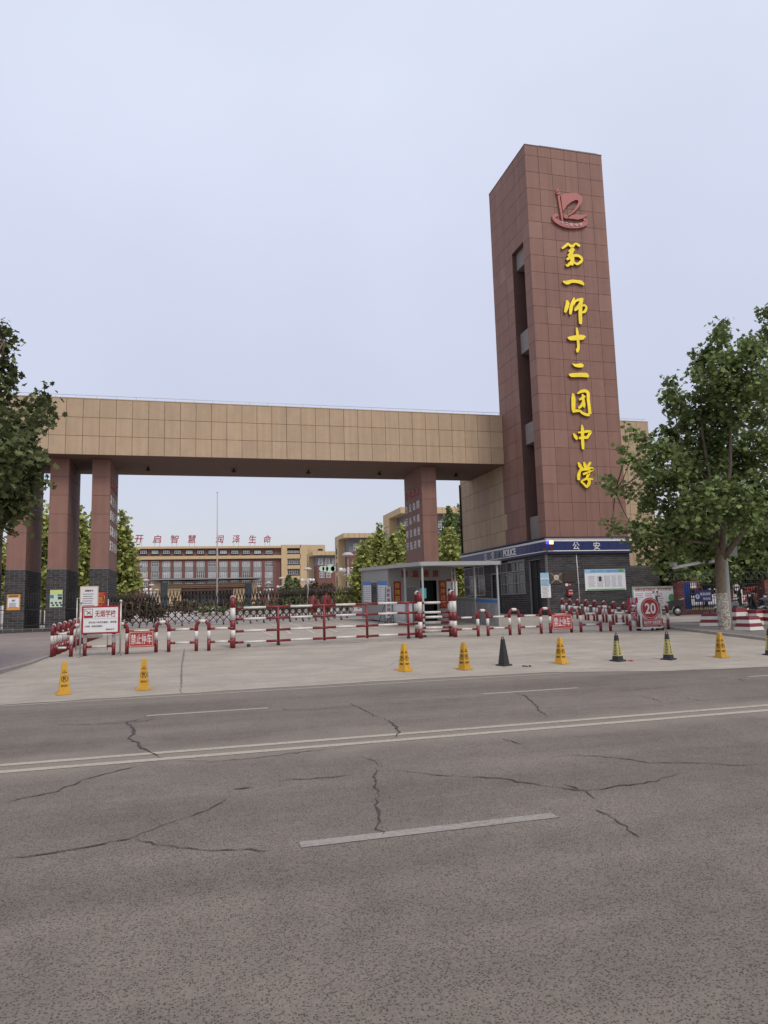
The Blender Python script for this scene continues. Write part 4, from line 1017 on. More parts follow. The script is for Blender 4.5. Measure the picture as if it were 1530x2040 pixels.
guards(f1[:4], '%s red and white hoop guard from the no smoking sign towards the sliding barrier', 'red and white guards left of the barrier', HM, .37, last=f1[4])
sd_ = [Vector((-4.15+.03*i, 22.85+.72*i, 0)) for i in range(11)]
guards(sd_, '%s red and white hoop guard along the left pavement counted from the road', 'red and white guards along the left pavement', HMn, .30)
L0 = Vector((sd_[0].x+.06, f1[0].y, 0)); d_ = f1[0]-L0; d_.z = 0
T = thing('guard_link', 'pair of striped rails joining the pavement guards to the no smoking sign guards', 'guard rail', (L0.x, L0.y, G(L0.x, L0.y)+.012), math.atan2(d_.y, d_.x), None)
for h in (.26, .66): link('rail', rail_mesh(d_.length-.2, .035), T, loc=(0, 0, h))
f2 = [mid(gp(954, 1268), gp(972, 1268)), mid(gp(1017, 1265.5), gp(1035, 1265.5)), mid(gp(1079, 1263), gp(1097, 1262.5)), mid(gp(1140, 1260.5), gp(1157, 1260)), mid(gp(1198, 1258.5), gp(1216, 1258)), mid(gp(1257, 1257), gp(1274, 1256.5)), mid(gp(1316, 1255), gp(1330, 1254.5))]
guards(f2, '%s red and white hoop guard from the booth along the front row', 'red and white guards before the tower', HM, .37)
bk = [onY(1121, 1200, 32.4), onY(1243, 1200, 26.0)]
b3 = [bk[0].lerp(bk[1], i/7) for i in range(8)]+[bk[0].lerp(bk[1], 8.2/7)]
guards([Vector((p.x, p.y, 0)) for p in b3], '%s red and white hoop guard counted from the tower wall towards the speed sign', 'red and white guards running back to the tower', HMn, .30)

# sliding barrier of four striped rails between tall hoops
pL = gp(464, 1292); pR = gp(838, 1272.5); p3 = gp(907, 1270)
TH = tall_hoop(.42, 1.56, .076)
for p, lb in ((pL, 'tall red and white hoop at the guard row end of the sliding barrier'), (pR, 'tall red and white hoop where the sliding barrier closes'), (p3, 'tall red and white hoop at the guard row beside the booth')):
    T = thing('barrier_hoop', lb, 'barrier post', (p.x, p.y+.2, G(p.x, p.y)+.012), R(90), 'tall hoops of the sliding barrier'); link('hoop', TH, T)
d = pR-pL; d.z = 0; Lg = d.length; rz = math.atan2(d.y, d.x); sl_ = (pR.z-pL.z)/Lg
BG = thing('sliding_barrier', 'long red and white sliding barrier with four striped rails across the entrance', 'barrier', (pL.x, pL.y+.16, pL.z), rz)
seg = [(.10, 0), (.36, 1), (1.18, 0), (2.0, 1), (2.75, 0), (3.55, 1), (4.28, 0), (5.08, 1), (5.8, 0), (6.55, 0)]
ups = [(556-466)/(835-466), (650.6-466)/(835-466), (740-466)/(835-466), (827-466)/(835-466)]
# stripe so that red pieces sit on the uprights
bnd = [(0, .165, 0), (.165, .7, 1)]
stripes = [(.05, .30, 0)]; xu = []
for u_ in (556, 650.6, 740, 827):
    t = [onY(u_, 1260, pL.y+.16+0*d.y).x-pL.x]; xu.append(t[0])
x = .32; stripes = [(.06, .34, 0)]
for i, t in enumerate(xu):
    stripes.append((stripes[-1][1], t-.40, 1)); stripes.append((t-.40, t+.40 if i < 3 else Lg-.02, 0))
mbk = MB()
for s0, s1, c in stripes: mbk.cur = c; mbk.tube([(s0, 0, 0), (s1, 0, 0)], .040 if c == 0 else .038, 8)
rme = mbk.mesh('rail', RW)
for h in (.17, .52, .90, 1.25): link('rail', rme, BG, loc=(0, 0, h), rot=(0, -math.atan(sl_), 0))
for t in xu:
    mb = MB(); mb.tube([(0, 0, .10+t*sl_), (0, 0, 1.27+t*sl_)], .045, 8); link('upright', mb.mesh('upright', RW), BG, loc=(t, .0, 0))
mb = MB(); mb.tube([(.04, .0, .1), (.04, 0, 1.3)], .05, 8); mb.build('end_post', RW, BG)
for t in xu[::3]+[.5]:
    mb = MB(); mb.lathe([(0, -.03), (.06, -.03), (.06, .03), (0, .03)], (0, 0, 0), 12); mb.v = [(a, c_, b) for a, b, c_ in mb.v]; link('wheel', mb.mesh('wheel', M['rubber']), BG, loc=(t, 0, .06+t*sl_))
d2 = p3-pR; L2 = Vector((d2.x, d2.y, 0)).length
T = thing('short_barrier', 'short run of red and white rails between the two tall hoops beside the booth', 'barrier', (pR.x, pR.y+.1, pR.z), math.atan2(d2.y, d2.x))
mb = MB()
for s0, s1, c in ((.06, .26, 0), (.26, .86, 1), (.86, L2-.05, 0)): mb.cur = c; mb.tube([(s0, 0, 0), (s1, 0, 0)], .044, 8)
rme = mb.mesh('rail', RW)
for h in (.22, .35, .52, .72, .88, 1.22): link('rail', rme, T, loc=(0, .12 if h in (.35, .72) else .3, h))
mb = MB(); mb.box(.16, .30, .20, .40, .0, .10); mb.build('wheel_box', M['rubber'], T)
T = thing('guard_link', 'pair of red and white rails joining the tall hoop to the first guard hoop', 'guard rail', (p3.x+.06, p3.y, p3.z), math.atan2(f2[0].y-p3.y, f2[0].x-p3.x))
me = rail_mesh((f2[0]-p3).length-.28, .035)
for h in (.27, .67): link('rail', me, T, loc=(0, 0, h))

# ================================================================== folding lattice gate
GY = 40.55; gx0, gx1 = -4.62, 8.55; NU = 36; GU = (gx1-gx0)/NU
FG = thing('folding_gate', 'dark bronze folding lattice gate on wheels drawn across the school entrance', 'gate', (gx0, GY, G(gx0, GY)))
def unit():
    mb = MB(); r = .019; u = GU
    for y in (0, .42):
        mb.tube([(0, y, .10), (0, y, 1.42)], .028, 6)
        for z0, z1 in ((.22, .62), (.62, 1.02)):
            mb.tube([(0, y-.02, z0), (u, y-.02, z1)], r, 4); mb.tube([(u, y+.02, z0), (0, y+.02, z1)], r, 4)
        mb.tube([(0, y, 1.02), (u/2, y, 1.45), (u, y, 1.02)], r, 4)
        mb.tube([(0, y, 1.40), (u*.25, y, 1.88)], r*.9, 4); mb.tube([(u*.5, y, 1.43), (u*.25, y, 1.88)], r*.9, 4); mb.tube([(u*.5, y, 1.43), (u*.75, y, 1.88)], r*.9, 4); mb.tube([(u, y, 1.40), (u*.75, y, 1.88)], r*.9, 4)
        mb.tube([(u*.25, y, 1.86), (u*.25, y, 1.97)], .012, 4); mb.tube([(u*.75, y, 1.86), (u*.75, y, 1.97)], .012, 4)
    mb.tube([(0, 0, .62), (0, .42, .62)], r, 4); mb.tube([(0, 0, 1.02), (0, .42, 1.02)], r, 4)
    return mb.mesh('lattice', M['bronze'])
um = unit(); mb = MB(); mb.tube([(0, -.025, .12), (0, -.025, .50)], .016, 6); sm_ = mb.mesh('silver_leg', M['steel'])
mb = MB(); mb.lathe([(0, -.025), (.055, -.025), (.055, .025), (0, .025)], (0, 0, 0), 10); mb.v = [(a, c_, b) for a, b, c_ in mb.v]; mb.box(-.02, .02, -.035, .035, .0, .12); wm = mb.mesh('wheel', M['rubber'])
for i in range(NU):
    x = gx0+i*GU; gz_ = G(x, GY)-FG.location.z
    link('lattice', um, FG, loc=(i*GU, 0, gz_))
    if i % 1 == 0: link('silver_leg', sm_, FG, loc=(i*GU, 0, gz_))
    if i % 2 == 0: link('wheel', wm, FG, loc=(i*GU, 0, gz_+.07))
# low plinth and black bar fence between the left columns
FE = thing('bar_fence', 'black iron bar fence on a low brick plinth between the left columns', 'fence', (-9, 41.0, G(-9, 41)))
mb = MB(FE.location); z = G(-9, 40); mb.box(-14, -4.8, CY0-.30, CY0-.06, z-.1, z+.20); pl = mb.build('plinth', M['mortar'], FE)
mb = MB(FE.location); bricks(mb, FR_F, (-14, CY0-.30, z-.08), 9.2, .28, .46); mb.build('brickwork', M['brick'], pl, kind='stuff')
mb = MB(); mb.tube([(0, 0, .2), (0, 0, 2.15)], .011, 5); bm_ = mb.mesh('bar', M['black']); bays = [(-10.75, -9.7), (-8.74, -7.74), (-6.78, -5.67)]
for a, b in [(-13.5, -11.75)]+bays:
    for i in range(9): link('bar', bm_, FE, loc=(a+.03+(b-a-.06)*i/8+9, -.55, 0))
    for zz_ in (.35, 1.15, 1.95): mb = MB(FE.location); mb.box(a, b, 40.43, 40.47, z+zz_, z+zz_+.04); mb.build('cross_rail', M['black'], FE)

# ================================================================== cones
def yellow_cone():
    T = thing('no_parking_cone', 'yellow square no parking cone with red print standing by the road edge', 'cone', (0, 0, 0), 0, 'yellow no parking cones along the road')
    mb = MB(); mb.frustum(0, 0, .0, .045, .138, .138, .134, .134); mb.frustum(0, 0, .045, .60, .102, .102, .046, .046); mb.frustum(0, 0, .60, .625, .041, .041, .036, .036); b = mb.build('cone_body', M['yellow'], T)
    ang = math.atan((.102-.046)/.555)
    for k in range(2):
        rz_ = k*math.pi/2; u_ = Vector((math.cos(rz_), math.sin(rz_), 0)); n_ = Vector((math.sin(rz_), -math.cos(rz_), 0)); v_ = (Vector((0, 0, 1))-n_*math.tan(ang)).normalized(); n2 = u_.cross(v_); fr = (u_, v_, n2)
        def at(z): w_ = .102-(z-.045)/.555*.056; return n_*(w_+.0015)+Vector((0, 0, z))
        mb = MB(); text(mb, 'NO', at(.455), .045, .025, fr, depth=.002); text(mb, 'PARKING', at(.42), .088, .025, fr, depth=.002); text(mb, '请勿泊车', at(.17), .12, .045, fr, depth=.002)
        text(mb, 'P', at(.30), .05, .075, fr, bold=.03, depth=.002); c_ = at(.30)
        ring = [c_+u_*.058*math.cos(a*math.pi/10)+v_*.058*math.sin(a*math.pi/10) for a in range(21)]; mb.tube(ring, .005, 4, False); mb.tube([c_+u_*-.04+v_*.04, c_+u_*.04-v_*.04], .004, 4)
        mb.build('print', M['brown_ink'], b)
    return T
def black_cone(band):
    T = thing('rubber_cone', 'plain black rubber cone with a loop top by the road edge' if not band else 'black rubber cone with a yellow printed band by the road edge', 'cone', (0, 0, 0), 0, None if not band else 'black cones with yellow bands along the road')
    mb = MB(); mb.frustum(0, 0, 0, .035, .145, .145, .138, .138); mb.frustum(0, 0, .035, .60, .096, .096, .036, .036); mb.frustum(0, 0, .60, .63, .040, .040, .034, .034)
    mb.tube([(-.03, 0, .61), (-.028, 0, .67), (0, 0, .69), (.028, 0, .67), (.03, 0, .61)], .011, 6); b = mb.build('cone_body', M['rubber'], T)
    if band:
        z0, z1 = .13, .50; w0, w1 = .096-(z0-.035)/.565*.060+.003, .096-(z1-.035)/.565*.060+.003
        mb = MB(); mb.frustum(0, 0, z0, z1, w0, w0, w1, w1); bn = mb.build('printed_band', M['coneband'], T)
        ang = math.atan(.060/.565)
        for k in range(2):
            rz_ = k*math.pi/2; u_ = Vector((math.cos(rz_), math.sin(rz_), 0)); n_ = Vector((math.sin(rz_), -math.cos(rz_), 0)); v_ = (Vector((0, 0, 1))-n_*math.tan(ang)).normalized(); fr = (u_, v_, u_.cross(v_)); mb = MB()
            for i, t in enumerate('禁止泊车P' if k else 'P请勿泊车'):
                z = .46-i*.07; w_ = .096-(z-.035)/.565*.060; text(mb, t, n_*(w_+.004)+Vector((0, 0, z)), .048+.008*i, .055, fr, bold=.02, depth=.002)
            mb.build('print', M['ink'], bn)
    return T
def place(T, px, py, rz, **k):
    p = gp(px, py); T.location = (p.x, p.y, G(p.x, p.y)+.012); T.rotation_euler = (k.get('rx', 0), 0, rz); return T
CONEL = ['yellow no parking cone standing below the no smoking sign', 'yellow no parking cone in front of the no parking sign near the no smoking sign', 'yellow no parking cone in front of the closing end of the sliding barrier', 'yellow no parking cone next to the plain black cone on the barrier side', 'yellow no parking cone between the plain black cone and a yellow banded cone', 'yellow no parking cone in front of the whitewashed plane tree']
CONEB = ['black cone with yellow printed band beside the crumpled red wrapper', 'black cone with yellow printed band in front of the speed sign cart', 'black cone with yellow printed band in front of the kerb corner block']
yc = yellow_cone()
for i, (px, py, rz_) in enumerate(((127, 1384, .22), (286, 1375, .06), (806, 1338, -1.02), (925.5, 1335, -1.10), (1118, 1323, -1.2), (1437, 1311, -1.42))): place(tag(yc if i == 0 else copy_tree(yc), CONEL[i]), px, py, rz_)
place(black_cone(False), 1004, 1327, -1.15)
bc = black_cone(True)
for i, (px, py, rz_) in enumerate(((1231, 1318, -1.25), (1332, 1315, -1.1), (1536, 1306, -1.4))): place(tag(bc if i == 0 else copy_tree(bc), CONEB[i]), px, py, rz_)

# ================================================================== signs along the guards
# no-smoking school sign on a steel stand
pA, pB = gp(159, 1309.5), gp(239, 1306.5); d = pB-pA; rz = math.atan2(d.y, d.x); L = Vector((d.x, d.y, 0)).length
T = thing('no_smoking_sign', 'white no smoking school sign with maroon frame on a steel stand', 'sign', (pA.x, pA.y, G(pA.x, pA.y)+.012), rz)
mb = MB()
for x in (0, L):
    mb.tube([(x, 0, .02), (x, 0, 1.52)], .024, 8); mb.lathe([(0, .10), (.03, .09), (.045, .05), (.03, .01), (0, 0)], (x, 0, 1.51), 10)
    mb.tube([(x, -.22, .015), (x, .3, .015)], .018, 6); mb.tube([(x, .02, .12), (x+.15 if x == 0 else x-.15, .5, .01)], .014, 6)
mb.tube([(0, 0, .60), (L, 0, .60)], .016, 6); mb.build('stand', M['steel'], T)
BW, BH, bz = L-.06, .80, 1.04
mb = MB(); mb.box(.03, L-.03, -.02, .02, bz-BH/2, bz+BH/2); bd = mb.build('board', M['redflat'], T)
mb = MB(); mb.box(.075, L-.075, -.024, -.0205, bz-BH/2+.045, bz+BH/2-.045); mb.build('white_face', M['paper'], bd)
mb = MB(); text(mb, '无烟学校', (L*.615, -.0245, bz+.18), L*.52, .20, bold=.022, depth=.004); mb.build('heading', M['redflat'], bd)
mb = MB(); text(mb, '您已进入学校无烟区，请您禁', (L*.55, -.0245, bz-.07), L*.70, .058, depth=.003, bold=.01); text(mb, '止吸烟，请您自觉遵守。', (L*.33, -.0245, bz-.18), L*.46, .055, depth=.003, bold=.01); text(mb, '谢谢合作', (L*.74, -.0245, bz-.28), .24, .052, depth=.003, bold=.01)
mb.box(.1, L-.1, -.0265, -.0245, bz+.035, bz+.039); mb.build('print', M['brown_ink'], bd)
mb = MB(); x_ = L*.19
for a, b, c_, e_ in ((x_-.12, x_+.12, bz+.31, bz+.325), (x_-.12, x_+.12, bz+.06, bz+.13), (x_-.12, x_-.107, bz+.06, bz+.325), (x_+.107, x_+.12, bz+.06, bz+.325)): mb.box(a, b, -.027, -.0245, c_, e_)
mb.build('icon_frame', M['redflat'], bd)
mb = MB(); mb.tube([(x_-.08, -.027, bz+.28), (x_+.08, -.027, bz+.16)], .008, 4); mb.tube([(x_-.04, -.027, bz+.17), (x_+.06, -.027, bz+.25)], .010, 4); mb.build('icon', M['ink'], bd)
# notice behind it
p = gp(178, 1302); p = Vector((onY(178, 1200, 24.3).x, 24.3, 0)); gz_ = G(p.x, 24.3)
T = thing('notice_stand', 'white notice board on thin steel poles behind the no smoking sign', 'notice', (p.x, 24.3, gz_))
mb = MB()
for x in (-.36, .56): mb.tube([(x, .02, 0), (x, .02, 1.60)], .018, 6)
mb.lathe([(0, .06), (.03, .03), (0, 0)], (-.36, .02, 1.60), 8); mb.tube([(-.36, .02, .03), (-.36, -.3, .01)], .014, 5); mb.tube([(.56, .02, .03), (.56, -.3, .01)], .014, 5); mb.tube([(-.36, .02, .5), (.56, .02, .5)], .014, 5); mb.build('stand', M['steel'], T)
mb = MB(); mb.box(-.28, .26, -.015, .01, .98, 2.02); bd = mb.build('board', M['cream'], T)
mb = MB(); mb.box(-.25, .23, -.019, -.0155, 1.02, 1.98); mb.build('sheet', M['paper'], bd)
mb = MB(); text(mb, '温馨提示', (-.01, -.0195, 1.88), .26, .065, depth=.003); lines(mb, (-.01, -.019, 1.45), .40, .72, 10, thick=.22); mb.build('print', M['brown_ink'], bd)
mb = MB(); mb.box(-.10, .42, -.02, .01, .40, .62); mb.build('lower_panel', M['bspan'], T)
def no_parking(px0, px1, py0, py1, lb, dy):
    pc = gp((px0+px1)/2, py1+10); Y = pc.y; c, wd, hg = prect(px0, py0, px1, py1, f1[1].y-dy if px0 < 500 else f2[2].y-dy)
    T, bd = poster('no_parking_sign', lb, 'sign', c, wd, hg, M['signred'])
    mb = MB(c); t_ = .012
    for s in (-1, 1):
        fbox(mb, c+Vector((0, -.02, s*(hg/2-.035))), wd-.05, t_, .003); fbox(mb, c+Vector((s*(wd/2-.035), -.02, 0)), t_, hg-.05, .004)
    mb.build('border', M['cream'], bd)
    mb = MB(c); text(mb, '禁止停车', c+Vector((0, -.0205, 0)), wd*.82, hg*.62, bold=.03, depth=.004); mb.build('lettering', M['letterwhite'], bd)
    mb = MB(c)
    for s in (-.3, .3): mb.tube([c+Vector((s*wd, .0, hg*.5-.02)), c+Vector((s*wd, .06, hg*.5+.05)), c+Vector((s*wd, .10, hg*.5-.02))], .008, 5)
    mb.build('hook', M['steel'], T)
no_parking(256, 307, 1256, 1290, 'red no parking sign hung on the guard beside the no smoking sign', .08)
no_parking(1100.5, 1138, 1223, 1254, 'red no parking sign hung on the guard before the tower', .08)
# speed sign cart
c0 = gp(1297, 1257.5); T = thing('speed_sign_cart', 'round red 20 speed limit sign on a white wheeled cart', 'sign', (c0.x, c0.y, G(c0.x, c0.y)+.012), 0)
s = (c0-Vector((0, 0, CAMH))).length/FPX
mb = MB(); R_ = 20.2*s; cz = onY(1294, 1212, c0.y).z-T.location[2]
n = 28; mb.poly([(R_*1.03*math.cos(2*math.pi*k/n), -.02, cz+R_*1.03*math.sin(2*math.pi*k/n)) for k in range(n)], (-.02, .16, 0)); dr = mb.build('drum', M['white'], T)
mb = MB(); mb.poly([(.012+R_*.97*math.cos(2*math.pi*k/n), -.035, cz+R_*.97*math.sin(2*math.pi*k/n)) for k in range(n)], (0, .014, 0)); mb.build('red_face', M['red'], dr)
mb = MB(); mb.tube([(.012+R_*.86*math.cos(2*math.pi*k/n), -.036, cz+R_*.86*math.sin(2*math.pi*k/n)) for k in range(n+1)], .008, 4, False); text(mb, '20', (.012, -.0355, cz), R_*1.12, R_*.98, bold=.02, depth=.006); mb.build('lettering', M['letterwhite'], dr)
x0_, x1_ = onY(1279, 1240, c0.y).x-c0.x, onY(1319.5, 1240, c0.y).x-c0.x; z0_, z1_ = onY(1300, 1246.5, c0.y).z-T.location[2], onY(1300, 1232.5, c0.y).z-T.location[2]
mb = MB(); mb.box(x0_, x1_, -.05, -.02, z0_, z1_); pl = mb.build('plate', M['red'], T)
mb = MB(); text(mb, '前方学校 请减速慢行', ((x0_+x1_)/2, -.0505, (z0_+z1_)/2), (x1_-x0_)*.88, (z1_-z0_)*.5, bold=.02, depth=.004)
for z_ in (z0_+.03, z1_-.03): mb.box(x0_+.03, x1_-.03, -.054, -.0505, z_-.005, z_+.005)
mb.build('lettering', M['letterwhite'], pl)
mb = MB(); mb.box(x0_-.05, x0_-.01, -.03, .03, .14, cz-.1); mb.box(x0_, x1_+.06, -.02, .02, .30, .36); mb.box(x1_-.04, x1_+.0, -.015, .03, .1, cz+.1); mb.box(x0_, x1_, -.03, .35, .09, .13); mb.box(-.03, .03, .141, .18, .12, cz); mb.build('frame', M['whitepaint'], T)
mb = MB(); mb.box(x0_+.02, x0_+.06, .2, .24, .12, .7); mb.build('brace', M['redpaint'], T)
mb = MB(); mb.lathe([(0, -.02), (.05, -.02), (.05, .02), (0, .02)], (0, 0, 0), 10); mb.v = [(a, c_, b) for a, b, c_ in mb.v]; mb.box(-.015, .015, -.03, .03, 0, .06); wh = mb.mesh('wheel', M['rubber'])
for x, y in ((.05, -.02), (x1_-.02, -.02), (x0_+.02, .32), (x1_-.02, .32)): link('wheel', wh, T, loc=(x, y, .05))
# queue banner
Y = 25.0; c, wd, hg = prect(1252.5, 1191, 1269.5, 1234, Y)
T, bd = poster('queue_banner', 'tall magenta banner with white characters behind the front guard row', 'banner', c, wd, hg, M['pink']); T.location = (c.x, Y, c.z)
mb = MB(c); vtext(mb, '排队区', c+Vector((0, -.021, .03)), wd*.62, .24, .29, bold=.025, depth=.004); mb.build('lettering', M['letterwhite'], bd)
mb = MB(c)
for s in (-.12, .12): mb.tube([(c.x+s, Y+.03, G(c.x, Y)), (c.x+s, Y+.03, c.z+hg*.45)], .018, 6)
mb.box(c.x-.25, c.x+.25, Y-.15, Y+.2, G(c.x, Y), G(c.x, Y)+.04); mb.build('stand', M['steel'], T)
# civic information board by the fence pillar
Y = 32.2; c, wd, hg = prect(1262, 1167, 1346, 1222, Y)
T, bd = poster('information_board', 'large white civic information board with green tree picture beside the red brick pillar', 'notice board', c, wd, hg, mat('green edged board', (.30, .36, .30), .5, .2, 3), dep=.05); 
mb = MB(c); fbox(mb, c+Vector((0, -.05, -.06)), wd*.95, hg*.86, .005); mb.build('sheet', M['paper'], bd)
mb = MB(c); text(mb, '创建全国文明城市', c+Vector((-wd*.22, -.056, hg*.38)), wd*.46, .16, bold=.02, depth=.004); text(mb, '争当文明市民', c+Vector((wd*.22, -.056, hg*.38)), wd*.32, .15, bold=.02, depth=.004); mb.build('lettering', M['redflat'], bd)
mb = MB(c); lines(mb, c+Vector((-wd*.12, -.056, -.05)), wd*.68, hg*.6, 9, cols=3, thick=.35, ragged=.2); mb.build('print', mat('rose print', (.40, .20, .20), .6), bd)
mb = MB(c); q = c+Vector((wd*.37, -.058, .05)); mb.poly([q+Vector((.17*math.cos(k*math.pi/7)*(1+.15*(k % 2)), 0, .20*math.sin(k*math.pi/7)*(1+.15*(k % 2)))) for k in range(14)], (0, .004, 0)); fbox(mb, q+Vector((0, 0, -.28)), .04, .22, .004); mb.build('tree_picture', M['green'], bd)
mb = MB(c)
for s in (-.46, .46): mb.box(c.x+s*wd-.04, c.x+s*wd+.04, Y+.01, Y+.06, G(c.x, Y), c.z+hg/2)
mb.build('leg', M['pole'], T)

# ================================================================== right fence, its pillars, things in the yard
FY = 30.9
def pillar(px, lb, wd=.36, h=1.55):
    X = onY(px, 1200, FY).x; z = G(X, FY); T = thing('brick_pillar', lb, 'pillar', (X, FY, z), 0, 'brick pillars of the school fence'); mb = MB(); mb.box(-wd/2+.01, wd/2-.01, -wd/2+.01, wd/2-.01, 0, h); co_ = mb.build('core', M['mortar'], T)
    mb = MB(); bricks(mb, FR_F, (-wd/2, -wd/2+.01, .01), wd, h-.02, .24, .075, .01, .012); bricks(mb, FR_L, (-wd/2+.01, wd/2, .01), wd, h-.02, .24, .075, .01, .012); bricks(mb, FR_R, (wd/2-.01, -wd/2, .01), wd, h-.02, .24, .075, .01, .012); mb.build('brickwork', M['redbrick'], co_, kind='stuff')
    mb = MB(); mb.box(-wd/2-.03, wd/2+.03, -wd/2-.03, wd/2+.03, h+.001, h+.06); mb.build('cap', M['redbrick'], T); return X
XA = pillar(1353.5, 'red brick fence pillar beside the civic information board'); XB_ = pillar(1527, 'red brick fence pillar beside the red sculpture', .5)
FE = thing('picket_fence', 'black picket fence on a low red brick wall topped with coiled wire', 'fence', (XA, FY, G(XA, FY))); of = FE.location
xe = 34.0; z = G(XA, FY)
mb = MB(of); mb.box(XA+.2, xe, FY-.10, FY+.10, z-.05, z+.26); wl = mb.build('low_wall', M['mortar'], FE)
mb = MB(of); bricks(mb, FR_F, (XA+.2, FY-.10, z-.04), xe-XA-.2, .29, .24, .075, .01, .012); mb.build('brickwork', M['redbrick'], wl, kind='stuff')
mb = MB(); mb.box(-.011, .011, -.011, .011, .27, 1.60); pk = mb.mesh('picket', M['black'])
x = XA+.28; k = 0
while x < xe and k < 95:
    if not (XB_-.3 < x < XB_+.3): link('picket', pk, FE, loc=(x-XA, 0, 0))
    x += .125; k += 1
for zz_ in (.36, .78, 1.45): mb = MB(of); mb.box(XA+.2, xe, FY-.017, FY+.017, z+zz_, z+zz_+.035); mb.build('cross_rail', M['black'], FE)
mb = MB(of); pts = [(XA-1.0+t*.022, FY+.22*math.cos(t*.42), z+1.88+.22*math.sin(t*.42)) for t in range(0, 500)]; mb.tube(pts, .008, 4); mb.build('coiled_wire', mat('wire', (.20, .20, .20), .4, metal=.6), FE)
mb = MB(of)
for i in range(8): mb.tube([(XA+.2+i*1.5, FY+.03, z+1.4), (XA+.2+i*1.5, FY+.03, z+2.05)], .012, 4)
mb.tube([(XA-.9, FY+.03, z+1.72), (xe, FY+.03, z+1.72)], .006, 4); mb.build('wire_holder', M['black'], FE)
c, wd, hg = prect(1384, 1175.5, 1416.5, 1199.5, FY-.06)
T, bd = poster('parking_sign', 'blue bicycle parking sign with a white P on the picket fence', 'sign', c, wd, hg, mat('sign blue', (.012, .02, .13), .4, .05, 6))
mb = MB(c); text(mb, '非机动车', c+Vector((wd*.13, -.021, hg*.17)), wd*.62, hg*.27, depth=.004, bold=.015); text(mb, '停车位', c+Vector((wd*.20, -.021, -hg*.23)), wd*.44, hg*.25, depth=.004, bold=.015); q = c+Vector((-wd*.33, -.022, -.02)); mb.poly([q+Vector((.12*math.cos(k*math.pi/8), 0, .12*math.sin(k*math.pi/8))) for k in range(16)], (0, .003, 0)); mb.build('lettering', M['letterwhite'], bd)
mb = MB(c); text(mb, 'P', q+Vector((.01, -.0005, 0)), .09, .15, bold=.03, depth=.004); mb.build('symbol', MATS['sign blue'], bd)
def yard(x0, y0, x1, y1, Y): return prect(x0, y0, x1, y1, Y)
c, wd, hg = yard(1361.5, 1160, 1373.5, 1214, 31.6); T = thing('blue_panel', 'tall blue steel panel just behind the brick fence pillar', 'panel', (c.x, 31.6, G(c.x, 31.6)))
mb = MB(T.location); mb.box(c.x-wd/2, c.x+wd/2, 31.6, 31.66, G(c.x, 31.6), c.z+hg/2); mb.build('sheet', M['bluepanel'], T); mb = MB(T.location); mb.box(c.x-wd/2-.03, c.x-wd/2-.002, 31.59, 31.67, G(c.x, 31.6), c.z+hg/2); mb.box(c.x+wd/2+.002, c.x+wd/2+.03, 31.59, 31.67, G(c.x, 31.6), c.z+hg/2); mb.build('edge_post', M['black'], T)
# red exercise frame
X = onY(1381, 1190, 34).x; z = G(X, 34); T = thing('exercise_frame', 'red steel exercise frame with pale panels in the school yard', 'play frame', (X, 34, z))
mb = MB()
for a in (-.35, .35):
    for b in (0, .7): mb.tube([(a, b, 0), (a, b, 1.62)], .03, 6)
for zz_ in (.7, 1.2, 1.6): mb.tube([(-.35, 0, zz_), (.35, 0, zz_)], .03, 6); mb.tube([(-.35, .7, zz_), (.35, .7, zz_)], .03, 6)
mb.tube([(.35, 0, 1.5), (.6, 0, 1.2), (.6, 0, 0)], .03, 6); mb.build('frame', M['play_red'], T)
mb = MB(); mb.box(-.33, .33, .05, .08, 1.25, 1.6); mb.box(-.33, .33, .3, .33, .3, .7); mb.build('pale_panel', M['paper'], T)
# round sign and red sculpture
Y = 33.4; c, wd, hg = yard(1461, 1163, 1473.5, 1176.5, Y); z = G(c.x, Y); T = thing('round_yard_sign', 'round white sign with black cross bars on a thin pole in the school yard', 'sign', (c.x, Y, z))
mb = MB(T.location); mb.tube([(c.x, Y+.02, z), (c.x, Y+.02, c.z)], .022, 6); mb.build('pole', M['steel'], T); mb = MB(T.location); r_ = hg*.55; mb.poly([(c.x+r_*math.cos(k*math.pi/10), Y, c.z+r_*math.sin(k*math.pi/10)) for k in range(20)], (0, .02, 0)); ds = mb.build('disc', M['white'], T)
mb = MB(T.location); mb.box(c.x-r_, c.x+r_, Y-.01, Y-.001, c.z-.03, c.z+.03)
for s in (-.11, .11): mb.box(c.x+s-.012, c.x+s+.012, Y-.008, Y-.0005, c.z-r_*.85, c.z+r_*.85)
mb.build('cross_bar', M['ink'], ds); mb = MB(T.location); text(mb, '爱', (c.x, Y-.0105, c.z), .13, .13, depth=.003); mb.build('symbol', M['redflat'], ds)
Y = 33.0; c, wd, hg = yard(1481, 1168, 1506, 1200, Y); z = G(c.x, Y); T = thing('red_character', 'large red standing character sculpture behind the picket fence', 'sculpture', (c.x, Y, z))
mb = MB(T.location); text(mb, '爱', (c.x, Y, c.z), wd*1.12, hg*1.02, bold=.05, depth=.14); mb.build('character', M['play_red'], T); mb = MB(T.location); mb.box(c.x-.35, c.x+.35, Y-.1, Y+.1, z, z+.12); mb.tube([(c.x-.15, Y, z), (c.x-.15, Y, c.z-hg*.3)], .03, 5); mb.tube([(c.x+.15, Y, z), (c.x+.15, Y, c.z-hg*.3)], .03, 5); mb.build('base', M['play_red'], T)
Y = 33.6; c, wd, hg = yard(1453, 1175, 1460.5, 1196, Y); z = G(c.x, Y); T = thing('red_post', 'red striped post behind the plane tree trunk in the yard', 'post', (c.x, Y, z))
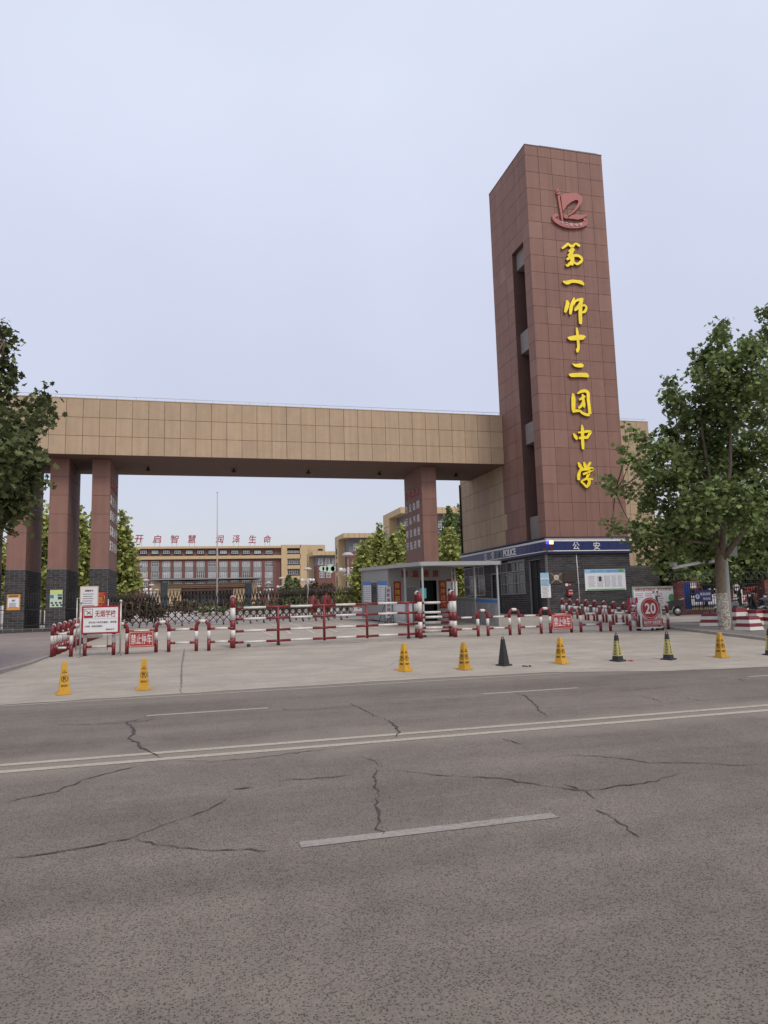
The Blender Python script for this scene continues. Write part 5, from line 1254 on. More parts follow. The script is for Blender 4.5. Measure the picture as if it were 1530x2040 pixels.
mb = MB(T.location); mb.box(c.x-wd*.5, c.x+wd*.3, Y, Y+.1, z, c.z+hg/2); mb.build('panel', M['play_red'], T); mb = MB(T.location); mb.box(c.x+wd*.3+.002, c.x+wd*.55, Y-.01, Y+.11, z, c.z+hg/2+.02); mb.build('stripe', M['cream'], T)

# scooters
def scooter(lb, px, py, rz, mbody, sc=1.0):
    p = gp(px, py); p.y = min(p.y, FY-.55); p.x = onY(px, py, p.y).x; T = thing('electric_scooter', lb, 'scooter', (p.x, p.y, G(p.x, p.y)+.012), rz, 'electric scooters parked by the fence'); T.scale = (sc,)*3
    def wheel(x):
        mb = MB(); pr = [(.14, -.035), (.20, -.045), (.23, -.02), (.23, .02), (.20, .045), (.14, .035)]; mb.lathe(pr, (0, 0, 0), 16); mb.v = [(a, c_, b) for a, b, c_ in mb.v]; wl_ = link('wheel', mb.mesh('tyre', M['rubber']), T, loc=(x, 0, .23))
        mb = MB(); mb.lathe([(.0, -.03), (.14, -.03), (.14, .03), (0, .03)], (0, 0, 0), 12); mb.v = [(a, c_, b) for a, b, c_ in mb.v]; link('rim', mb.mesh('rim', M['steel']), wl_)
    wheel(-.58); wheel(.58)
    def slab(pts, hw, m, name, par=T):
        mb = MB(); mb.poly([(x, -hw, z) for x, z in pts], (0, 2*hw, 0)); return mb.build(name, m, par)
    slab([(-.80, .42), (-.62, .50), (-.35, .45), (-.28, .28), (.20, .24), (.22, .32), (-.12, .36), (-.18, .60), (-.40, .68), (-.78, .66), (-.86, .56)], .13, mbody, 'rear_body')
    slab([(-.84, .68), (-.45, .69), (-.12, .62), (-.10, .69), (-.40, .76), (-.80, .76)], .12, M['scoot_k'], 'seat')
    slab([(.18, .25), (.28, .30), (.44, .70), (.42, .92), (.36, .92), (.34, .70), (.15, .33)], .16, mbody, 'front_shield')
    slab([(.40, .46), (.58, .50), (.80, .42), (.78, .38), (.58, .46), (.42, .42)], .07, mbody, 'front_fender')
    mb = MB(); mb.tube([(.58, .06, .23), (.44, .06, .72)], .02, 6); mb.tube([(.58, -.06, .23), (.44, -.06, .72)], .02, 6); mb.build('fork', M['scoot_k'], T)
    mb = MB(); mb.tube([(.30, -.33, .98), (.38, -.12, .97), (.38, .12, .97), (.30, .33, .98)], .018, 6); mb.tube([(.40, 0, .85), (.38, 0, .97)], .04, 8); hb = mb.build('handlebar', M['scoot_k'], T)
    mb = MB()
    for s in (-1, 1):
        mb.tube([(.36, s*.22, .98), (.40, s*.30, 1.14)], .007, 4); mb.lathe([(0, .05), (.05, .03), (.05, -.03), (0, -.05)], (.40, s*.32, 1.18), 8)
    mb.build('mirror', M['scoot_k'], hb)
    mb = MB(); mb.lathe([(0, .05), (.05, .03), (.055, -.04), (0, -.05)], (.45, 0, .86), 10); mb.build('headlight', M['white'], T)
    mb = MB(); mb.box(-.88, -.85, -.07, .07, .56, .63); mb.build('tail_light', M['scoot_r'], T)
    mb = MB(); mb.tube([(-.70, .1, .76), (-.92, .1, .84), (-.92, -.1, .84), (-.70, -.1, .76)], .012, 5); mb.build('carrier', M['steel'], T)
    return T
scooter('black electric scooter parked in front of the civic information board', 1326, 1226, R(160), M['scoot_k'])
scooter('grey electric scooter parked under the blue parking sign', 1447, 1228, R(195), M['scoot_g'])
scooter('black electric scooter parked by the red sculpture', 1514, 1228, R(185), M['scoot_k'], 1.12)
scooter('dark grey electric scooter at the fence beyond the red sculpture', 1548, 1231, R(176), M['scoot_g'], 1.1)

# red and white concrete blocks
def block(lb, px, py, rz, wd=.33, h=.48):
    p = gp(px, py); T = thing('concrete_block', lb, 'bollard', (p.x, p.y, G(p.x, p.y)+.10), rz, 'striped concrete blocks on the pavement')
    ws = [wd, wd*.93, wd*.86, wd*.79, wd*.72]; cols = ['whitepaint', 'redpaint', 'whitepaint', 'redpaint']
    for i in range(4):
        mb = MB(); mb.frustum(0, 0, h*i/4+(.0 if i == 0 else .0005), h*(i+1)/4, ws[i], ws[i], ws[i+1], ws[i+1]); mb.build('stripe_course', M[cols[i]], T)
    mb = MB(); mb.tube([(-.05, 0, h-.01), (-.05, 0, h+.06), (.05, 0, h+.06), (.05, 0, h-.01)], .012, 6); mb.build('lifting_eye', M['black'], T)
block('striped concrete block before the whitewashed tree trunk', 1417, 1252, R(38)); block('striped concrete block with a lifting eye at the kerb corner', 1493, 1261, R(8))
block('striped concrete block directly behind the tree trunk and grey pole', 1469, 1249, R(5), .36, .62); block('striped concrete block behind the kerb corner block', 1506, 1249, R(12), .36, .55); block('striped concrete block on the lawn beyond the kerb corner', 1534, 1249, R(4), .36, .55)

# ================================================================== camera pole beside the tree
p = gp(1450, 1256); T = thing('camera_pole', 'leaning pale grey steel pole with long side arms behind the plane tree trunk', 'pole', (p.x, p.y, G(p.x, p.y)+.08)); ot = T.location
Yp = p.y+.25
def pp(x, y, Y=None): return onY(x, y, Y or Yp)
mb = MB(ot); mb.tube([pp(1453, 1256), pp(1448, 1180), pp(1443, 1100), pp(1436, 985), pp(1430, 930)], [.13, .12, .105, .09, .08], 10); mb.build('pole', M['pole'], T)
mb = MB(ot); a = pp(1443, 1116); e = onY(1341, 1131.5, Yp-.9); mb.tube([a, a.lerp(e, .5)+Vector((0, 0, .05)), e], [.07, .06, .05], 8); mb.build('arm', M['letterwhite'], T)
mb = MB(ot); mb.box(e.x-.06, e.x+.06, e.y-.15, e.y+.1, e.z+.05, e.z+.18); mb.build('camera', M['pole'], T)
mb = MB(ot); a = pp(1436, 985); e = onY(1287, 992, Yp+6.5); a.z = e.z = onY(1287, 992, Yp+6.5).z; mb.tube([a, e], [.07, .05], 8)
for t in (.55, .7, .78, .9):
    q = a.lerp(e, t); mb.tube([q, q+Vector((0, 0, .22))], .03, 6); mb.lathe([(0, .1), (.07, .08), (.08, 0), (0, -.02)], q+Vector((0, 0, .25)), 8)
mb.build('upper_arm', M['letterwhite'], T)
mb = MB(ot); c, wd, hg = prect(1446, 1083, 1465, 1108, Yp-.1); mb.box(c.x-wd/2, c.x+wd/2, Yp-.16, Yp-.1, c.z-hg/2, c.z+hg/2); mb.build('sign_box', M['bspan'], T)

# ================================================================== trees
LOBED = np.array([(0, -.5), (.22, -.27), (.52, -.22), (.33, .06), (.42, .38), (.14, .27), (0, .58), (-.14, .27), (-.42, .38), (-.33, .06), (-.52, -.22), (-.22, -.27)])
SIMPLE = np.array([(0, -.5), (.42, -.1), (.25, .4), (-.25, .4), (-.42, -.1)])
def leaf_mesh(name, P, size, m, shape=SIMPLE, up=.5, seed=1, jit=.35):
    """P: Nx3 leaf centres; one polygon per leaf, facing at random with a lean towards the sky"""
    rg = np.random.default_rng(seed); n = len(P); k = len(shape)
    nr = rg.normal(size=(n, 3)); nr[:, 2] = np.abs(nr[:, 2])+up; nr /= np.linalg.norm(nr, axis=1)[:, None]
    a = rg.normal(size=(n, 3)); u = np.cross(nr, a); u /= np.linalg.norm(u, axis=1)[:, None]; v = np.cross(nr, u)
    s = size*(1+jit*rg.uniform(-1, 1, n))
    V = P[:, None, :]+s[:, None, None]*(shape[None, :, 0, None]*u[:, None, :]+shape[None, :, 1, None]*v[:, None, :])
    fold = (np.abs(shape[:, 0])*.35)[None, :, None]*nr[:, None, :]*s[:, None, None]; V = V+fold
    me = bpy.data.meshes.new(name); me.vertices.add(n*k); me.vertices.foreach_set('co', V.reshape(-1).astype(np.float32))
    me.loops.add(n*k); me.loops.foreach_set('vertex_index', np.arange(n*k, dtype=np.int32))
    me.polygons.add(n); me.polygons.foreach_set('loop_start', np.arange(0, n*k, k, dtype=np.int32)); me.polygons.foreach_set('loop_total', np.full(n, k, dtype=np.int32))
    me.materials.append(m); me.update(calc_edges=True); me.validate(); return me
def clump_points(rg, c, r, n, sub=.30):
    """n leaf centres in small sprays inside a ball"""
    ns = max(2, n//11); d = rg.normal(size=(ns, 3)); d /= np.linalg.norm(d, axis=1)[:, None]; cc = c+d*(r*rg.uniform(.15, 1, ns)**.5)[:, None]
    idx = rg.integers(0, ns, n); return cc[idx]+rg.normal(size=(n, 3))*sub*.5
def street_tree(name, label, base, blobs, Y, trunk, limbs, m, seed, wash=True, dens=.34, group=None):
    T = thing(name, label, 'tree', base, 0, group); ot = T.location; rg = np.random.default_rng(seed); rr = random.Random(seed)
    mpp = Y*1.03/FPX; P = []
    cen = []
    for (x, y, r) in blobs:
        off = rr.uniform(-1, 1)*min(2.3, .6+r*.03); c = onY(x, y, Y+off); cen.append(c); rm = r*mpp
        P.append(clump_points(rg, np.array(c), rm, max(26, int(dens*r*r))))
    me = leaf_mesh('crown', np.concatenate(P)-np.array(ot), .165, m, LOBED, .35, seed); link('crown', me, T)
    tp = [onY(x, y, Y) for x, y, r in trunk]; tr = [r for _, _, r in trunk]
    mb = MB(ot); mb.tube(tp, tr, 14); mb.build('trunk', M['bark'], T)
    if wash:
        mb = MB(ot); a = tp[0]; h = 1.38; q = tp[0].lerp(tp[1], min(1, h/(tp[1].z-tp[0].z))); mb.tube([a+Vector((0, 0, -.02)), a.lerp(q, .15), a.lerp(q, .5), q], [tr[0]*1.12, tr[0]*1.035, tr[0]*1.012, tr[0]*.96], 14, False); mb.build('whitewash', M['white_wash'], T)
    for lb in limbs:
        mb = MB(ot); pts = [onY(x, y, Y+dy) for x, y, dy, r in lb]; mb.tube(pts, [r for *_, r in lb], 8); mb.build('limb', M['bark'], T)
    mb = MB(ot)
    ends = [onY(x, y, Y+dy) for lb in limbs for x, y, dy, r in lb[1:]]
    for c in cen:                              # twigs reach into each spray
        e = min(ends, key=lambda q: (q-c).length); md = e.lerp(c, .5)+Vector((0, 0, -.12)); mb.tube([e, md, c], [.03, .02, .008], 5)
    mb.build('twigs', M['bark'], T, kind='stuff'); return T
BR = [(1435, 652, 14), (1432, 672, 20), (1425, 700, 26), (1396, 712, 20), (1405, 735, 26), (1440, 745, 42), (1480, 715, 40), (1505, 690, 34), (1382, 745, 14), (1340, 758, 14), (1338, 785, 20), (1350, 810, 26), (1372, 838, 32), (1420, 800, 50), (1425, 860, 55), (1490, 800, 60), (1540, 770, 60), (1335, 868, 22), (1258, 860, 9), (1272, 872, 12), (1292, 884, 17), (1320, 905, 30), (1350, 890, 34), (1243, 902, 10), (1256, 918, 13), (1275, 938, 18), (1300, 958, 27), (1340, 950, 42), (1400, 930, 52), (1455, 935, 55), (1510, 900, 60), (1203, 962, 11), (1216, 972, 13), (1232, 980, 9), (1262, 985, 13), (1290, 1005, 22), (1335, 1015, 36), (1395, 1015, 48), (1475, 1010, 52), (1525, 980, 50), (1218, 1045, 9), (1236, 1048, 13), (1262, 1052, 19), (1300, 1058, 27), (1270, 1085, 14), (1292, 1100, 17), (1345, 1072, 32), (1395, 1085, 36), (1300, 1125, 10), (1345, 1104, 14), (1425, 1095, 16), (1475, 1085, 26), (1515, 1070, 30), (1420, 1050, 20), (1385, 985, 32), (1432, 985, 32), (1365, 1042, 26), (1440, 1045, 22), (1410, 890, 40), (1375, 930, 34)]
bt = gp(1446, 1259); YR = bt.y
street_tree('plane_tree', 'leafy plane tree with whitewashed trunk standing by the striped blocks', (bt.x, bt.y, G(bt.x, bt.y)+.08), BR, YR,
            [(1446, 1260, .20), (1437, 1180, .165), (1434, 1120, .165), (1433, 1105, .14)],
            [[(1432, 1112, 0, .13), (1425, 1050, .1, .10), (1415, 960, .3, .075), (1400, 870, .3, .05), (1395, 780, .2, .025)], [(1437, 1112, 0, .12), (1442, 1040, -.3, .09), (1455, 930, -.4, .06), (1455, 800, -.2, .035), (1440, 700, 0, .015)], [(1440, 1112, 0, .12), (1475, 1068, -.3, .09), (1532, 1010, -.6, .07), (1590, 940, -.6, .05)], [(1425, 1050, .1, .06), (1370, 1010, .6, .04), (1300, 975, .8, .025), (1225, 978, .8, .012)], [(1415, 960, .3, .05), (1360, 900, .4, .035), (1340, 800, .4, .015)], [(1428, 1085, 0, .05), (1350, 1075, -.8, .03), (1250, 1052, -1.0, .012)]], M['leaf'], 3)
BR2 = [(1530, 622, 22), (1545, 660, 34), (1555, 720, 45), (1580, 800, 70), (1560, 880, 60), (1590, 960, 70), (1560, 1050, 50)]
street_tree('plane_tree', 'taller plane tree rising behind the whitewashed one', (onY(1600, 1200, 25.5).x, 25.5, G(24, 25.5)), BR2, 25.5, [(1600, 1250, .2), (1598, 1120, .18), (1592, 1000, .15)], [[(1595, 1000, 0, .12), (1570, 850, 0, .07), (1545, 680, 0, .03)]], M['leaf'], 11)
BL = [(3, 655, 16), (12, 690, 17), (6, 728, 20), (22, 742, 13), (4, 775, 22), (-20, 800, 30), (92, 785, 10), (108, 806, 11), (84, 822, 16), (66, 838, 13), (48, 812, 10), (92, 842, 12), (38, 862, 22), (12, 855, 18), (68, 868, 17), (8, 895, 30), (52, 902, 22), (92, 912, 10), (82, 930, 20), (40, 945, 32), (10, 960, 35), (85, 955, 13), (62, 985, 22), (22, 1005, 28), (50, 1015, 15), (8, 1045, 20), (-20, 920, 60), (-50, 850, 60), (-30, 1010, 50), (-80, 950, 80), (-70, 760, 60), (-40, 690, 40)]
BL = [(x-(13 if x > 40 else 5), y, r*.94) for x, y, r in BL]
xl = onY(-150, 1200, 19.2).x
street_tree('plane_tree', 'dark plane tree whose branches hang over the left pavement', (xl, 19.2, G(xl, 19.2)+.1), BL, 19.2, [(-152, 1330, .22), (-150, 1180, .19), (-140, 1050, .16)], [[(-140, 1060, 0, .12), (-80, 960, 0, .09), (0, 910, 0, .05), (70, 880, 0, .02)], [(-142, 1060, 0, .12), (-100, 880, .2, .07), (-40, 760, .2, .04), (8, 680, .1, .015)], [(-80, 960, 0, .06), (-10, 985, -.3, .04), (45, 990, -.3, .015)], [(0, 910, 0, .03), (60, 850, 0, .02), (100, 800, 0, .01)]], M['leaf_d'], 5, dens=.36)

def pyramid_tree(name, label, X, Y, H, W, m, seed, n=2600, size=.34, cb=.12, group=None, lean=.75, trunk=.12):
    g = G(X, Y); T = thing(name, label, 'tree', (X, Y, g), 0, group); rg = np.random.default_rng(seed); rr = random.Random(seed)
    P = []; nb = 46
    br = MB()
    for i in range(nb):
        t = (i+.5)/nb*.97; z0 = H*(cb+(1-cb)*t*.80); a = rr.uniform(0, 6.283); R_ = W/2*max(.10, (1-t)**lean)*rr.uniform(.72, 1.15); L = R_; rise = H*.13*rr.uniform(.7, 1.3)
        k = max(10, int(n/nb*(.35+1.3*(1-t))))
        s = rg.uniform(0, 1, k)**.6; px_ = np.stack([np.cos(a)*L*s, np.sin(a)*L*s, z0+rise*s**1.3], 1)+rg.normal(size=(k, 3))*(.10+.09*W)*.5
        P.append(px_); br.tube([(0, 0, z0*.92), (math.cos(a)*L*.5, math.sin(a)*L*.5, z0+rise*.4), (math.cos(a)*L*.9, math.sin(a)*L*.9, z0+rise*.85)], [.035, .02, .008], 4, False)
    P.append(np.stack([rg.normal(size=60)*.18, rg.normal(size=60)*.18, H*rg.uniform(.78, 1, 60)], 1))
    link('crown', leaf_mesh('crown', np.concatenate(P), size, m, SIMPLE, .25, seed), T)
    br.tube([(0, 0, 0), (0, 0, H*.5), (0, 0, H*.93)], [trunk, trunk*.6, .02], 8); br.build('trunk', M['bark'], T); return T
def ptree(label, px, pytop, Y, W, m, seed, **k):
    top = onY(px, pytop, Y); return pyramid_tree(k.pop('name', 'campus_tree'), label, top.x, Y, top.z-G(top.x, Y), W, m, seed, **k)
GL = 'leafy trees behind the left columns'
LT = ['bright green tree beyond the outermost gateway column', 'bright green tree behind the column with the orange poster', 'bright green tree in the gap between the orange and green poster columns', 'taller bright green tree in the gap between green and red poster columns', 'shorter bright green tree close behind the red poster column gap', 'bright green tree behind the column with the green poster', 'bright green tree between the red poster column and the school building', 'bright green tree behind the column with the red shield poster']
for i, (px, py, Y, W) in enumerate(((-20, 1000, 66, 4.6), (38, 1012, 70, 4.6), (92, 1004, 63, 4.4), (162, 1008, 62, 4.2), (186, 1020, 68, 4.2), (128, 1030, 78, 4.6), (243, 1016, 63, 4.0), (215, 1040, 74, 4.2))):
    ptree(LT[i], px, py, Y, W, M['leaf_l'], 20+i, n=3200, group=GL)
GR = 'leafy trees behind the booth'
RT = ['low bright green tree beside the tall garden lamp behind the booth', 'tallest bright green tree rising over the booth roof corner', 'lower bright green tree between two taller ones behind the booth', 'tall bright green tree touching the right gateway column', 'bright green tree set farther back beside the middle teaching wing', 'bright green tree set farther back behind the booth roof']
for i, (px, py, Y, W) in enumerate(((722, 1078, 64, 3.6), (757, 1043, 66, 3.9), (782, 1062, 60, 3.8), (802, 1043, 64, 4.0), (738, 1070, 72, 4.0), (772, 1075, 76, 4.2))):
    ptree(RT[i], px, py, Y, W, M['leaf_l'], 40+i, n=3200, group=GR)
ptree('tall dark green tree between the column and the gatehouse', 893, 1007, 72, 4.6, M['leaf'], 60, n=3800); ptree('second dark green tree close against the gatehouse wall', 915, 1004, 80, 4.4, M['leaf'], 61, n=3000)
ptree('pale green small tree in front of the tall dark one behind the booth', 897, 1052, 58, 3.4, M['leaf_l'], 62, n=3000); ptree('pale green sapling between the column and the dark trees', 878, 1068, 62, 3.2, M['leaf_l'], 63, n=2600)
ptree('dark green conifer shrub in the school yard beyond the folding gate', 575, 1147, 130, 5.0, M['leaf_d'], 64, n=2400, size=.5, cb=.02, name='conifer_shrub'); ptree('second dark green conifer shrub beyond the folding gate', 590, 1152, 138, 4.5, M['leaf_d'], 65, n=2000, size=.5, cb=.02, name='conifer_shrub')
for i, (px, py, Y, W, H_) in enumerate(((1290, 1050, 44, 7, 9), (1350, 1030, 47, 7, 9), (1420, 1010, 43, 8, 9), (1490, 1000, 46, 8, 9), (1545, 990, 42, 8, 9), (1330, 1060, 40, 5, 5), (1395, 1055, 41, 5.5, 5), (1460, 1050, 40.5, 6, 5), (1520, 1040, 40, 6, 5))):
    ptree('broad dark green tree growing behind the picket fence', px, py, Y, W, M['leaf'], 70+i, n=4200, size=.30, cb=.22, lean=.45, group='broad trees behind the picket fence', name='yard_tree')
def bush(label, px0, px1, pyt, pyb, Y, m, seed, n=900, size=.22, group=None, name='bush'):
    a, b = onY(px0, pyb, Y), onY(px1, pyt, Y); g = G((a.x+b.x)/2, Y); W = b.x-a.x; H = b.z-g; T = thing(name, label, 'shrub', ((a.x+b.x)/2, Y, g), 0, group); rg = np.random.default_rng(seed); P = []
    for k in range(14):
        c = np.array([rg.uniform(-.4, .4)*W, rg.uniform(-.3, .3)*W, H*rg.uniform(.25, .8)]); P.append(clump_points(rg, c, min(W*.22, H*.3), n//14, .3))
    P = np.concatenate(P); P[:, 2] = np.clip(P[:, 2], .05, None); link('foliage', leaf_mesh('foliage', P, size, m, SIMPLE, .3, seed), T)
    mb = MB()
    for k in range(6): a_ = k*1.05; mb.tube([(0, 0, 0), (math.cos(a_)*W*.25, math.sin(a_)*W*.2, H*.6)], [.04, .01], 5, False)
    mb.build('stem', M['bark'], T); return T
bush('brownish leafy bush beyond the folding gate beside the conifer shrubs', 604, 640, 1152, 1196, 120, M['leaf_b'], 90, 1400, .42); bush('brownish green bush beyond the gate before the grey and red building', 632, 668, 1156, 1196, 115, M['leaf_b'], 91, 1400, .42); bush('light green bush beyond the gate beside the container booth', 664, 700, 1168, 1200, 100, M['leaf_l'], 92, 1000, .35)
for i, (a, b, t) in enumerate(((218, 250, 1190), (244, 276, 1186), (268, 304, 1188), (292, 322, 1192))): bush('dry brown bush just behind the folding gate near the column', a, b, t, 1222, 58, M['leaf_b'], 95+i, 1100, .2, 'dry bushes behind the folding gate')
bush('low flower bush beyond the folding gate before the school entrance', 330, 440, 1194, 1206, 100, M['leaf_b'], 110, 900, .3); bush('low hedge beyond the folding gate beside the flagpole', 440, 560, 1192, 1206, 105, M['leaf_b'], 111, 900, .3)

# ================================================================== campus beyond the gate
def flat(mb, x0, y0, x1, y1, Y, d0, d1):
    """box between photo pixel corners at distance Y, from Y+d0 to Y+d1"""
    a, b = onY(x0, y1, Y), onY(x1, y0, Y); mb.box(a.x, b.x, Y+d0, Y+d1, a.z, b.z); return a, b
def far_window(parent, x0, y0, x1, y1, Y, m, nm=3, oo=(0, 0, 0), d=.5):
    mb = MB(oo); a, b = flat(mb, x0, y0, x1, y1, Y, d-.06, d-.02); wn = mb.build('window', m, parent)
    mb = MB(oo); t = .07
    for i in range(nm+1): x = a.x+(b.x-a.x)*i/nm; mb.box(x-t, x+t, Y+d-.10, Y+d-.062, a.z, b.z)
    for z in (a.z+t, a.z+(b.z-a.z)*.62, b.z-t): mb.box(a.x-t, b.x+t, Y+d-.11, Y+d-.063, z-t*.7, z+t*.7)
    mb.build('window_frame', M['bframe'], wn); return wn
D = 250.0
a0 = onY(150, 1200, D); MBD = thing('school_building', 'long four storey school building in beige and brick with red roof characters', 'building', (a0.x, D, .7)); om = MBD.location
def fl(name, m, x0, y0, x1, y1, d0, d1, par=None, Y=D, oo=None):
    mb = MB(oo or om); flat(mb, x0, y0, x1, y1, Y, d0, d1); return mb.build(name, m, par or MBD)
a, b = onY(150, 1090, D), onY(560, 1090, D)
mb = MB(om); mb.box(a.x, b.x, D+.5, D+16, .2, a.z); mb.build('wall', M['bbrick'], MBD)
fl('cornice', M['bbeige'], 150, 1087.5, 560.5, 1094.6, -.6, .6); fl('band', M['bbeige'], 150, 1106, 560.5, 1116.6, -.5, .55)
for i in range(-6, 12):
    x0 = 300.5+22.75*i; x1 = x0+16.3
    if x1 > 562: break
    fl('recess', M['dark'], x0, 1094.8, x1, 1105.8, .36, .49)
    far_window(MBD, x0+2, 1096.5, x1-2, 1103, D, M['glass'] if i % 3 else M['bcurtain'], 3, om, .36)
    fl('spandrel', M['bspan'], x0, 1129, x1, 1138, .2, .49)
    far_window(MBD, x0+.5, 1118, x1-.5, 1128.8, D, M['bcurtain'] if (i*7) % 5 else M['glass'], 4, om, .45); far_window(MBD, x0+.5, 1138.4, x1-.5, 1151, D, M['glass'] if (i*3) % 4 == 0 else M['bcurtain'], 4, om, .45)
    fl('spandrel', M['bspan'], x0, 1151.5, x1, 1158, .2, .49); far_window(MBD, x0+.5, 1158.5, x1-.5, 1169, D, M['glass'], 4, om, .45)
    if i % 2: fl('pier', M['bbrick'], x1+.2, 1117, x1+6.2, 1200, .1, .5)
    else: fl('pier', M['bbrick'], x1+.2, 1117, x1+6.2, 1200, .1, .5)
# beige end block with its two window bays
a, b = onY(561, 1085, D), onY(648, 1085, D)
mb = MB(om); mb.box(a.x, b.x, D+.6, D+18, .2, b.z); mb.build('end_block', mat('campus beige tile', (.48, .36, .21), .75, .05, 1.2), MBD)
for x0, x1, y0, y1 in ((561, 571.5, 1085.5, 1200), (598.5, 612, 1085.5, 1200), (571.6, 598.4, 1085.5, 1092), (571.6, 598.4, 1104, 1113), (571.6, 598.4, 1126, 1133.5), (571.6, 598.4, 1147, 1155)): fl('end_frame', M['bbeige'], x0, y0, x1, y1, -.6, .58)
for y0, y1 in ((1092.5, 1103.5), (1113.5, 1125.5), (1134, 1146.5), (1155.5, 1166)):
    fl('recess', M['dark'], 571.8, y0, 598.2, y1, .4, .58); far_window(MBD, 573, y0+(4 if y0 < 1095 else 1), 584, y1-2, D, M['glass'], 3, om, .38); far_window(MBD, 586, y0+(4 if y0 < 1095 else 1), 597, y1-2, D, M['glass'], 3, om, .38)
mb = MB(om)
for i in range(1, 10): a, b = onY(612+i*4, 1100, D), onY(612+i*4+.3, 1100, D); mb.box(a.x, b.x, D+.56, D+.6, 1, 21)
mb.build('tile_joint', M['jtan'], MBD); fl('dark_vent', M['dark'], 634, 1093, 643, 1096.5, .5, .6)
for t, px in zip('开启智慧润泽生命', (277, 313, 347.5, 382.5, 437.5, 470.5, 503, 532.5)):
    q = onY(px, 1074, D-.2); mb = MB(om); text(mb, t, q, 2.6, 2.75, bold=.02, depth=.25, shear=.12); ch_ = mb.build('roof_character', M['play_red'], MBD)
    for s in (-.8, .8): mb = MB(om); mb.tube([(q.x+s, D-.1, q.z-2.6), (q.x+s, D-.1, q.z)], .05, 4); mb.build('bracket', M['pole'], ch_)
# entrance block
DE = 236.0; a0 = onY(300, 1200, DE); EN = thing('entrance_porch', 'beige stepped entrance porch with grey canopy before the school building', 'porch', (a0.x, DE, .7)); oe = EN.location
fl('canopy', M['bspan'], 300, 1150.5, 519, 1156.5, -3, 12, EN, DE, oe); fl('glass_strip', M['glassb'], 306, 1156.8, 515, 1160.5, 0, 12, EN, DE, oe)
fl('porch_wall', M['bbeige'], 333.5, 1160.8, 488, 1172, .2, 10, EN, DE, oe); fl('porch_wall', M['bbeige'], 333.5, 1172.1, 361, 1207, .2, 10, EN, DE, oe); fl('porch_wall', M['bbeige'], 465, 1172.1, 488, 1207, .2, 10, EN, DE, oe)
for y in (1164, 1168): fl('groove', M['soffit'], 334, y, 487.5, y+.7, .1, .22, EN, DE, oe)
fl('lintel', M['soffit'], 361.2, 1172.2, 464.8, 1178, .6, 6, EN, DE, oe); fl('doorway', M['dark'], 352, 1180, 466, 1207, 3.0, 3.2, EN, DE, oe)
for x in (320.5, 489.0): fl('glass_pier', M['glassb'], x, 1160.8, x+12.5, 1207, .6, 8, EN, DE, oe)
fl('side_wall', M['bbeige'], 300, 1160.8, 320, 1207, 1, 9, EN, DE, oe); fl('side_wall', M['bbeige'], 502, 1160.8, 512, 1207, 1, 9, EN, DE, oe)
for i in range(6): fl('door_panel', M['glass'], 372+i*14, 1184, 383+i*14, 1203, 2.8, 2.95, EN, DE, oe)

def wing(label, Y0, pc, pb, pxr, ysplit, yfas, wins, mural=False):
    """teaching wing: overhanging beige roof slab, grey upper wall, brick lower wall, beige pier at the far corner"""
    c = onY(*pc, Y0); yb = onX(*pb, c.x).y; X0 = c.x; X1 = onY(pxr, pc[1], Y0).x; zt = c.z; zf = onY(pc[0], yfas, Y0).z; ov = 1.5; zs = onY(pc[0]+6, ysplit, Y0+ov).z
    T = thing('teaching_wing', label, 'building', (X0, Y0, .7)); oo = T.location; yb = min(yb, Y0+60)
    mb = MB(oo); mb.box(X0, X1, Y0, yb, zf, zt); sl_ = mb.build('roof_slab', M['bbeige'], T)
    mb = MB(oo)
    for i in range(1, int((X1-X0)/1.2)): mb.box(X0+i*1.2-.02, X0+i*1.2+.02, Y0-.012, Y0, zf+.03, zt-.03)
    mb.build('slab_joint', M['jtan'], sl_)
    mb = MB(oo); mb.box(X0+ov, X1-.01, Y0+ov, yb-4.2, zs, zf-.005); up = mb.build('upper_wall', M['bgrey'], T)
    mb = MB(oo)
    for i in range(1, int((X1-X0)/1.2)): mb.box(X0+ov+i*1.2-.03, X0+ov+i*1.2+.03, Y0+ov-.012, Y0+ov, zs, zf-.01)
    for i in range(1, 4): z_ = zs+(zf-zs)*i/4; mb.box(X0+ov, X1-.02, Y0+ov-.010, Y0+ov-.001, z_-.03, z_+.03)
    mb.build('wall_joint', M['navy'] if False else mat('grey joint', (.09, .09, .10), .8), up)
    mb = MB(oo); mb.box(X0+ov, X1-.01, Y0+ov, yb-4.2, .3, zs-.005); mb.build('lower_wall', M['bbrick'], T)
    mb = MB(oo); mb.box(X0, X0+4, yb-4.19, yb, .3, zf-.005); pr = mb.build('pier', M['bbeige'], T)
    mb = MB(oo)
    for i in range(1, 12): z_ = zf*i/12; mb.box(X0-.012, X0, yb-4.18, yb-.01, z_-.03, z_+.03)
    mb.build('pier_joint', M['jtan'], pr)
    for z_ in (.35, .55, .75):
        mb = MB(oo); mb.box(X0-.05, X0+.02, yb-2.4, yb-1.4, zf*z_, zf*z_+2.2); mb.build('pier_window', M['glass'], pr)
    for (x0, y0, x1, y1) in wins: far_window(T, x0, y0, x1, y1, Y0, M['glass'], 3, oo, ov-.03)
    if mural:
        mb = MB(oo)
        for px, r in ((641, .8), (648, .9), (658, 1.3), (664, .8)):
            q = onY(px, 1133, Y0+ov); mb.poly([(q.x+r*math.cos(k*.7), Y0+ov-.05, q.z+r*math.sin(k*.7)) for k in range(9)], (0, .04, 0))
        mb.build('mural', M['palegreen'], T)
    return T
wing('farthest grey and brick teaching wing with a pale tree mural', 199, (623, 1098.6), (611, 1111.6), 690, 1126, 1106, [(636, 1112, 644, 1125), (650, 1112, 658, 1125), (664, 1112, 672, 1125), (639, 1139, 647, 1151), (652, 1139, 660, 1151)], True)
